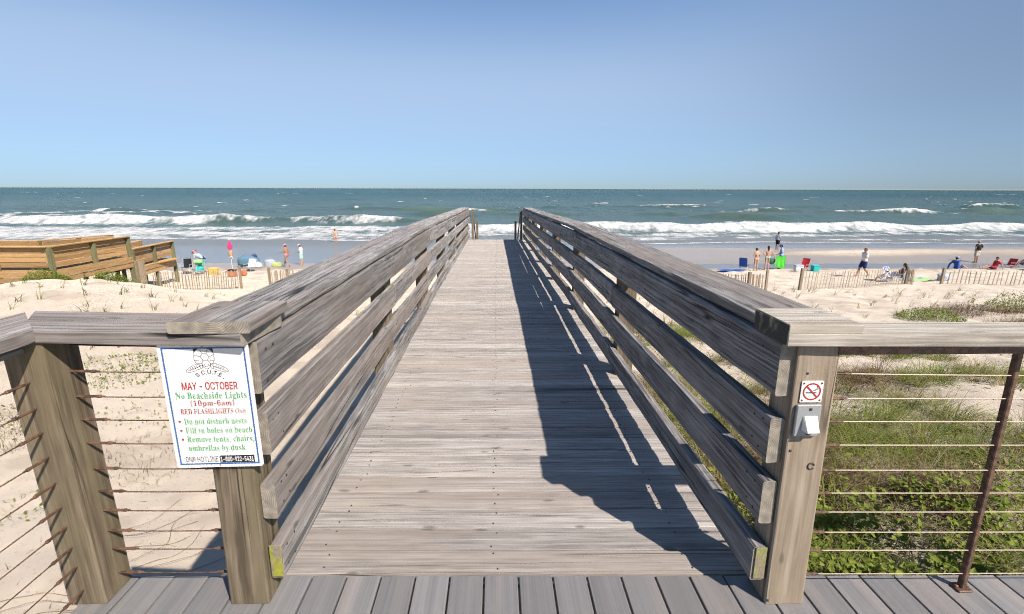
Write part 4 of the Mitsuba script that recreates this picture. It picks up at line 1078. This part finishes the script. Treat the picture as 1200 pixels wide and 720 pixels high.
def person(label, x, y, rz, h, pose, skin='skin', shirt=None, shorts=None, hair='hair_dark', hat=None, long_hair=False, sleeves=True, brief=False, dz=0.0, build=1.0, trousers=False, bikini=None):
    k = thing('person', label, 'person')
    J = skeleton(pose)
    to = T4().translate([x, y, float(ground_z(x, y)) + dz]).rotate([0, 0, 1], rz).scale(h / 1.75)
    hd = unit(J['head'] - J['neck'] + [0, 0, 1e-6]); fw = unit(np.cross(np.array([1., 0, 0]), hd)) * -1
    fw = np.array([0, 1., 0]) - hd * hd[1]; fw = unit(fw)
    sd = np.cross(fw, hd)
    H = J['head']
    b = build
    P_ = []
    P_ += [m3.Manifold.batch_hull([sph(J['hipl'] + [0, 0, .02], .105 * b), sph(J['hipr'] + [0, 0, .02], .105 * b), sph(J['waist'], .115 * b)])]
    ch = [sph(J['chest'] + (J['shl'] - J['shr']) * q, .105 * b) for q in (-.25, .25)]
    P_ += [m3.Manifold.batch_hull([sph(J['waist'], .115 * b)] + ch), m3.Manifold.batch_hull(ch + [sph(J['shl'], .055), sph(J['shr'], .055), sph(J['neck'], .06)])]
    P_ += [cap_(J['neck'] - hd * .03, .058, H - hd * .06, .05)]
    P_ += [m3.Manifold.batch_hull([sph(H + hd * .045, .082, 14), sph(H - hd * .015 - fw * .018, .082, 14), sph(H - hd * .075 + fw * .03, .045), sph(H + fw * .03, .062)])]
    P_ += [m3.Manifold.batch_hull([sph(H + fw * .088 - hd * .02, .012), sph(H + fw * .080 + hd * .015, .008), sph(H + fw * .07 - hd * .025, .016)])]
    P_ += [cap_(H + sd * s * .082 + hd * .015, .016, H + sd * s * .080 - hd * .02, .012) for s in (-1, 1)]
    for c in 'lr':
        P_ += [cap_(J['sh' + c], .052 * b, J['el' + c], .040), cap_(J['el' + c], .040, J['wr' + c], .028)]
        d = unit(J['wr' + c] - J['el' + c]); q = unit(np.cross(d, [0.3, .2, .9]))
        palm = J['wr' + c] + d * .055
        P_ += [m3.Manifold.batch_hull([sph(J['wr' + c], .024), sph(palm + q * .022, .016), sph(palm - q * .022, .016)])]
        inw = np.cross(d, q) * (1 if c == 'l' else -1)
        for i, L in enumerate((.055, .066, .062, .048)):
            f0 = palm + q * (.027 - .018 * i); f1 = f0 + d * L * .6 + inw * .008; f2 = f1 + d * L * .35 + inw * .024
            P_ += [cap_(f0, .010, f1, .009, 8), cap_(f1, .009, f2, .008, 8)]
        P_ += [cap_(J['wr' + c] + d * .02 + q * .02, .012, J['wr' + c] + d * .06 + q * .052 + inw * .012, .009, 8)]
        kn, an, to_ = J['kn' + c], J['an' + c], J['to' + c]
        P_ += [cap_(J['hip' + c], .092 * b, kn, .058), m3.Manifold.batch_hull([sph(kn, .056), sph(kn + (an - kn) * .33 + [0, -.018, 0], .056), sph(an, .038)])]
        P_ += [m3.Manifold.batch_hull([sph(an - [0, .035, .045], .032), sph(an, .036), sph(to_, .028), sph(to_ + [0.02, -.02, 0], .028)])]
    body = m3.Manifold.batch_boolean(P_, m3.OpType.Add).refine_to_length(.045).to_mesh()
    tm = trimesh.Trimesh(body.vert_properties[:, :3], body.tri_verts, process=True)
    trimesh.smoothing.filter_taubin(tm, iterations=5)
    put('body', tm, skin, k, smooth=True, to_world=to)
    for s in (-1, 1):
        e = trimesh.creation.icosphere(1, .011); e.apply_translation(H + fw * .083 + sd * s * .033 + hd * .018)
        put('eye', e, 'eye_dark', k, to_world=to)

    def wear(name, parts, mat):
        mm = m3.Manifold.batch_boolean(parts, m3.OpType.Add).refine_to_length(.05).to_mesh()
        t_ = trimesh.Trimesh(mm.vert_properties[:, :3], mm.tri_verts, process=True)
        trimesh.smoothing.filter_taubin(t_, iterations=4)
        v = np.array(t_.vertices); v += (meshkit.noise(v * 14, 3)[:, None] - .5) * .016
        put(name, (v, np.array(t_.faces)), mat, k, smooth=True, to_world=to)
    g = .020
    if shirt:
        ch2 = [sph(J['chest'] + (J['shl'] - J['shr']) * q, .105 * b + g) for q in (-.25, .25)]
        low = [sph(J['hipl'] + [0, 0, .05], .105 * b + g), sph(J['hipr'] + [0, 0, .05], .105 * b + g)]
        parts = [m3.Manifold.batch_hull([sph(J['waist'], .12 * b + g)] + ch2), m3.Manifold.batch_hull(ch2 + [sph(J['shl'], .055 + g), sph(J['shr'], .055 + g)]), m3.Manifold.batch_hull([sph(J['waist'], .12 * b + g)] + low)]
        for c in 'lr':
            e = J['sh' + c] + (J['el' + c] - J['sh' + c]) * .62
            parts.append(cap_(J['sh' + c], .055 * b + g, e, .048 + g * 1.1))
            if sleeves == 'long': parts += [cap_(J['sh' + c], .055 + g, J['el' + c], .045 + g * .7), cap_(J['el' + c], .045 + g * .7, J['wr' + c], .032 + g * .6)]
        wear('shirt', parts, shirt)
    if shorts:
        parts = [m3.Manifold.batch_hull([sph(J['hipl'] + [0, 0, .02], .107 * b + g), sph(J['hipr'] + [0, 0, .02], .107 * b + g), sph(J['pel'] + [0, 0, .05], .112 * b + g)])]
        if not brief:
            for c in 'lr':
                parts.append(cap_(J['hip' + c], .095 * b + g, J['hip' + c] + (J['kn' + c] - J['hip' + c]) * .72, .078 * b + g * 1.4))
        else:
            parts = [m3.Manifold.batch_hull([sph(J['hipl'] + [0, 0, .02], .106 * b + .008), sph(J['hipr'] + [0, 0, .02], .106 * b + .008)])]
        wear('swim_bottoms' if brief else 'shorts', parts, shorts)
    if bikini:
        wear('swim_top', [m3.Manifold.batch_hull([sph(J['chest'] + (J['shl'] - J['shr']) * q - [0, -.004, .03], .106 * b) for q in (-.24, .24)])], bikini)
    if hair:
        parts = [m3.Manifold.batch_hull([sph(H + hd * .055 - fw * .012, .088, 14), sph(H - hd * .01 - fw * .038, .080, 14)])]
        if long_hair: parts.append(cap_(H - fw * .06, .06, J['neck'] - fw * .09 - hd * .06, .035))
        if long_hair == 'bun': parts = parts[:1] + [sph(H + hd * .10 - fw * .07, .045)]
        wear('hair', parts, hair)
    if hat:
        t_ = trimesh.creation.revolve(np.array([(0, .105), (.05, .10), (.088, .075), (.098, .015), (.17, .0), (.172, -.008), (.095, .003), (0, .003)]), sections=24)
        M = np.eye(4); M[:3, 0], M[:3, 1], M[:3, 2] = sd, fw, hd; M[:3, 3] = H + hd * .055
        t_.apply_transform(M)
        put('hat', t_, hat, k, smooth=30, to_world=to)
    return k


person('man in a white shirt and navy shorts walking behind the long sand fence', 23.1, 30.8, 95, 1.80, 'walk', 'skin_tan', 'cloth_white', 'cloth_navy', 'hair_brown')
person('girl with dark bun and pale pink swimsuit seen from behind beside the blue chair', 18.1, 34.4, 6, 1.60, 'lookdown', 'skin', None, 'cloth_peach', 'hair_dark', long_hair='bun', brief=True, build=.92, bikini='cloth_peach')
person('girl in mint swim bottoms seen from behind, next to the person with the green towel', 19.15, 34.9, -8, 1.66, 'hips', 'skin', None, 'cloth_mint', 'hair_dark', long_hair=True, brief=True, build=.95)
person('person in a blue top looking down, holding a bright green towel', 20.75, 36.0, 60, 1.80, 'hold', 'skin_tan', 'cloth_sky', 'cloth_navy', 'hair_dark', hat='cloth_blue')
person('person in pale shirt and black shorts standing near the water on the right', 27.7, 49.0, -60, 1.72, 'stand', 'skin_tan', 'cloth_greyblue', 'cloth_black', 'hair_dark')
person('stocky man in a black shirt and khaki shorts standing with hands on hips', 39.55, 40.2, 10, 1.82, 'hips', 'skin_tan', 'cloth_black', 'cloth_khaki', 'hair_grey', build=1.18)
person('person in blue long sleeves and blue hat sitting on the sand at the right', 33.8, 35.7, -80, 1.78, 'sit', 'skin', 'cloth_blue', 'cloth_navy', 'hair_dark', hat='cloth_sky', sleeves='long')
person('dark-haired person in a red shirt reclining in a low chair at the right', 36.5, 35.6, 80, 1.72, 'sit', 'skin', 'cloth_red', 'cloth_maroon', 'hair_dark')
person('person in a white hat and dark red shirt sitting at the right edge', 40.3, 37.0, 70, 1.72, 'chair', 'skin_tan', 'cloth_maroon', 'cloth_dark', 'hair_brown', hat='cloth_white')
person('dark-haired woman in a patterned dark top sitting beside the rolled fence end', 23.55, 28.4, 30, 1.70, 'chair', 'skin_tan', 'cloth_dark', 'cloth_sky', 'hair_dark', long_hair=True)
person('small child in a white cap and white shirt by the striped chairs', 22.45, 28.2, 60, 1.15, 'chair', 'skin', 'cloth_white', 'cloth_sky', 'hair_brown', hat='cloth_white')
person('man in a pink cap and grey-blue shirt bending over the beach gear on the left', -19.95, 34.6, 75, 1.80, 'bend', 'skin', 'cloth_greyblue', 'cloth_navy', None, hat='cloth_pink')
person('woman in a pink hat and pink swimsuit walking along the left beach', -15.7, 37.9, 80, 1.70, 'walk', 'skin_tan', None, 'cloth_pink', 'hair_brown', hat='cloth_coral', brief=True, bikini='cloth_pink')
person('woman in a white hat and mint shorts standing behind the woman in pink', -15.1, 39.2, 85, 1.62, 'lookdown', 'skin', 'cloth_white', 'cloth_mint', 'hair_brown', hat='cloth_white', sleeves=True)
person('person in pale pink swimwear wading alone in the shallow foam', -18.0, 57.0, 20, 1.72, 'hips', 'skin', None, 'cloth_peach', 'hair_brown', brief=True, dz=.14, bikini='cloth_peach')

# ---------------------------------------------------------------- towels, chairs, bags and coolers on the beach


def at(x, y, rz=0.0, dz=0.0, s=1.0): return T4().translate([x, y, float(ground_z(x, y)) + dz]).rotate([0, 0, 1], rz).scale(s)


def cloth_sheet(nx, ny, fn):
    u, v = np.meshgrid(np.linspace(0, 1, nx), np.linspace(0, 1, ny), indexing='ij')
    p = fn(u, v)
    V, f = grid_mesh(*p)
    n = len(V)
    nr = trimesh.Trimesh(V, f, process=False).vertex_normals
    W = V - nr * .012
    edge = [[i * ny + j for i in range(nx) for j in (0,)]]
    loop = [i * ny for i in range(nx)] + [(nx - 1) * ny + j for j in range(1, ny)] + [i * ny + ny - 1 for i in range(nx - 2, -1, -1)] + [j for j in range(ny - 2, 0, -1)]
    L = np.array(loop); M = np.roll(L, -1)
    F = np.vstack([f, f[:, ::-1] + n, np.stack([L, L + n, M], 1), np.stack([M, L + n, M + n], 1)])
    return np.vstack([V, W]), F


k = thing('beach_towel', 'bright green towel hanging from the hands of the person in blue', 'towel')
put('cloth', cloth_sheet(14, 10, lambda u, v: (-.36 + .72 * u - .10 * v * (u < .4), .02 + .05 * np.sin(u * 16) * v + .02 * np.sin(v * 5), 1.02 - v * (.84 - .10 * np.sin(u * 7)) - .06 * np.sin(u * math.pi))), 'cloth_green', k, smooth=True, to_world=at(20.6, 35.68, 6))
k = thing('beach_bag', 'dark green bag hanging low beside the green towel', 'bag')
bagm = trimesh.creation.icosphere(3, 1.0); v = np.array(bagm.vertices); v[:, 2] *= .9 + .3 * (v[:, 2] < 0); v = v * [.24, .12, .22]
put('body', (v, np.array(bagm.faces)), 'cloth_darkgreen', k, smooth=True, to_world=at(20.05, 35.9, 10, .62))
put('handle', tube([(.16 * math.cos(t), 0, .17 + .22 * math.sin(t)) for t in np.linspace(0, math.pi, 12)], .012, 6), 'cloth_darkgreen', k, to_world=at(20.05, 35.9, 10, .62))


def chair(label, x, y, rz, mat, back=.75, seat_h=.24, recl=24, group=None, stripe=None):
    k = thing('beach_chair', label, 'beach chair', group)
    to = at(x, y, rz)
    a = math.radians(recl); bt = np.array([0, -.24 - back * math.sin(a), seat_h - .02 + back * math.cos(a)])
    put('seat', cloth_sheet(8, 8, lambda u, v: (-.25 + .5 * u, -.24 + .48 * v, seat_h + .05 * v - .03 * np.sin(u * math.pi) * np.sin(v * math.pi))), mat, k, smooth=True, to_world=to)
    put('backrest', cloth_sheet(8, 10, lambda u, v: (-.25 + .5 * u, -.24 - back * v * math.sin(a) - .03 * np.sin(u * math.pi), seat_h + back * v * math.cos(a))), mat, k, smooth=True, to_world=to)
    if stripe:
        for q in (.18, .5, .82):
            put('stripe', cloth_sheet(3, 10, lambda u, v: (-.25 + .5 * q - .035 + .07 * u, -.24 - back * v * math.sin(a) - .03 * math.sin(q * math.pi) + .016, seat_h + back * v * math.cos(a) + .002)), stripe, k, to_world=to)
    for s in (-1, 1):
        put('frame', join(tube([(s * .27, .26, .0), (s * .27, .24, seat_h + .05), (s * .27, -.24, seat_h), bt + [s * .27, 0, 0]], .013, 6), tube([(s * .27, -.30, 0), (s * .27, .05, seat_h + .03)], .013, 6), tube([(s * .28, -.32, seat_h + .2), (s * .28, .18, seat_h + .22), (s * .28, .20, seat_h + .05)], .014, 6)), 'chair_metal', k, to_world=to)
    put('crossbar', tube([bt + [-.27, 0, 0], bt + [.27, 0, 0]], .013, 6), 'chair_metal', k, to_world=to)
    return k


def cooler(name, label, cat, x, y, rz, size, body, lid):
    k = thing(name, label, cat)
    to = at(x, y, rz)
    w, d, h = size
    put('body', bx((0, 0, h * .4), (w, d, h * .8), .03), body, k, to_world=to)
    put('lid', bx((0, 0, h * .9), (w * 1.04, d * 1.05, h * .2), .02), lid, k, to_world=to)
    put('handle', tube([(-w * .52, 0, h * .6), (-w * .56, 0, h * 1.06), (w * .56, 0, h * 1.06), (w * .52, 0, h * .6)], .012, 6), 'chair_metal', k, to_world=to)
    return k


chair('blue folding chair beside the girl with the dark bun', 17.5, 34.9, -35, 'cloth_blue', .72)
chair('red beach chair left of the small teal cooler', 21.75, 34.9, 125, 'cloth_red', .70)
chair('blue and white striped chair in front of the seated dark-haired woman', 23.05, 28.25, 200, 'cloth_white', .62, stripe='cloth_blue')
chair('striped chair under the small child in the white cap', 22.40, 28.0, 60, 'cloth_white', .5, .2, stripe='cloth_sky')
chair('chair of the dark-haired woman beside the fence roll', 23.55, 28.35, 30, 'cloth_sky', .45, .26)
chair('empty low red chair right of the person in red', 38.3, 36.3, 100, 'cloth_red', .55, .2)
chair('dark chair of the person at the right edge', 40.3, 36.95, 70, 'cloth_dark', .6, .26)
chair('black folding chair by the lower end of the pine boardwalk', -20.45, 33.5, 190, 'cloth_black', .62, .42, 12)
chair('green and teal chair in front of the bending man', -19.45, 33.0, 175, 'cloth_teal', .75, .22, 20)
chair('white folding chair beside the closed pink umbrella', -17.2, 35.2, 170, 'cloth_white', .6, .3, 25)
k = thing('beach_towel', 'light green towel draped over the back of the teal chair', 'towel')
put('cloth', cloth_sheet(10, 10, lambda u, v: (-.28 + .56 * u, .30 + .16 * v, .98 - .06 * np.sin(u * 9) * v - .42 * np.abs(v - .35) * 1.4)), 'cloth_lime', k, smooth=True, to_world=at(-19.45, 32.85, 0))
cooler('cooler', 'small teal cooler beside the red chair', 'cooler', 22.35, 34.4, 10, (.48, .34, .42), 'cloth_teal', 'cloth_teal')
cooler('cooler', 'teal cooler at the right edge in front of the person in the white hat', 'cooler', 38.4, 34.7, 15, (.85, .45, .48), 'cloth_teal', 'cloth_teal')
cooler('cooler', 'white and grey cooler on the sand left of the red chair', 'cooler', 21.1, 34.3, -5, (.55, .38, .40), 'cloth_white', 'cloth_greyblue')
cooler('cooler', 'yellow box on the sand behind the left sand fence', 'cooler', -18.35, 32.9, 8, (.52, .40, .48), 'cloth_yellow', 'cloth_yellow')
cooler('cooler', 'red and black box at the right end of the left sand fence', 'cooler', -16.6, 31.8, -6, (.45, .34, .44), 'cloth_orange', 'cloth_black')


def soft_bag(name, label, cat, x, y, rz, size, mat, seed):
    k = thing(name, label, cat)
    m = trimesh.creation.icosphere(3, 1.0); v = np.array(m.vertices)
    v = np.sign(v) * np.abs(v) ** .7
    v *= (1 + .5 * (meshkit.fbm(v * 1.4 + seed, 3) - .5))[:, None]
    v = v * np.array(size) / 2; v[:, 2] += size[2] * .42
    put('body', (v, np.array(m.faces)), mat, k, smooth=True, to_world=at(x, y, rz))
    put('strap', tube([(size[0] * .35 * math.cos(t), 0, size[2] * .8 + min(.22, size[2] * .4) * math.sin(t)) for t in np.linspace(0, math.pi, 10)], .012, 6), mat, k, to_world=at(x, y, rz))
    return k


soft_bag('beach_bag', 'large blue-grey bundle of beach gear with a dark top, left of the white bags', 'bag', -18.5, 37.9, 10, (1.5, .8, .85), 'cloth_bluegrey', 1)
soft_bag('beach_bag', 'dark blue pack lying on top of the blue-grey bundle', 'bag', -18.15, 38.1, 30, (.4, .35, .95), 'cloth_navy', 2)
soft_bag('beach_bag', 'white bag on the sand in front of the blue-grey bundle', 'bag', -17.7, 37.3, -10, (.85, .5, .42), 'cloth_white', 3)
soft_bag('beach_bag', 'pale lilac bag right of the white bag', 'bag', -17.1, 38.2, 0, (.8, .5, .55), 'cloth_greyblue', 4)
soft_bag('beach_bag', 'lime and yellow bag behind the woman in pink', 'bag', -16.6, 38.2, 15, (.75, .4, .36), 'cloth_limeyellow', 5)
soft_bag('beach_bag', 'grey bag on the sand behind the right sand fence post', 'bag', 26.4, 28.6, 20, (.75, .5, .5), 'cloth_greyblue', 6)
soft_bag('beach_bag', 'bundle of towels in orange beside the red and black box', 'bag', -16.1, 32.2, -20, (.38, .3, .36), 'cloth_orange', 7)
k = thing('beach_mat', 'lime and blue mat lying on the sand right of the rolled fence end', 'mat')
put('cloth', cloth_sheet(12, 8, lambda u, v: (-.9 + 1.8 * u, -.4 + .8 * v, .05 + .03 * np.sin(u * 11 + v * 4))), 'cloth_lime', k, smooth=True, to_world=at(24.9, 28.6, 15))
put('edge', cloth_sheet(12, 3, lambda u, v: (-.9 + 1.8 * u, .2 + .2 * v, .062 + .03 * np.sin(u * 11 + v * 4))), 'cloth_sky', k, smooth=True, to_world=at(24.9, 28.6, 15))
k = thing('beach_towel', 'long blue towel spread on the sand left of the blue chair', 'towel')
put('cloth', cloth_sheet(12, 6, lambda u, v: (-.9 + 1.8 * u, -.35 + .7 * v, .04 + .02 * np.sin(u * 13 + v * 3))), 'cloth_blue', k, smooth=True, to_world=at(16.3, 34.3, 4))
k = thing('beach_umbrella', 'closed pink and tan umbrella on a white pole behind the left sand fence', 'umbrella')
to = at(-17.15, 32.9)
put('pole', tube([(0, 0, -.3), (0, 0, 2.34)], .016, 8), 'cloth_white', k, to_world=to)


def furl(z0, z1, r0, r1, seed):
    a = np.linspace(0, 2 * math.pi, 25)[:-1]; z = np.linspace(0, 1, 10)
    r = (r0 + (r1 - r0) * z[:, None]) * np.sin(np.clip(z[:, None] * 1.0 + .22, 0, 1) * math.pi) ** .45 * (1 + .28 * np.cos(8 * a + seed + 2 * z[:, None])) + .012
    V = np.stack([r * np.cos(a), r * np.sin(a), z0 + (z1 - z0) * z[:, None] + 0 * a], -1).reshape(-1, 3)
    i, j = np.meshgrid(np.arange(9), np.arange(24), indexing='ij'); A = i * 24 + j; B = i * 24 + (j + 1) % 24
    q = np.stack([A, B, B + 24, A + 24], -1).reshape(-1, 4)
    return V, np.vstack([q[:, [0, 1, 2]], q[:, [0, 2, 3]]])


put('canopy', furl(1.66, 2.34, .13, .05, 0), 'cloth_hotpink', k, smooth=True, to_world=to)
put('canopy_skirt', furl(1.16, 1.74, .08, .13, 2), 'cloth_tan', k, smooth=True, to_world=to)
put('tie', tube([(.1 * math.cos(t), .1 * math.sin(t), 1.05 + .02 * t) for t in np.linspace(0, 6, 12)], .03, 6), 'cloth_white', k, to_world=to)
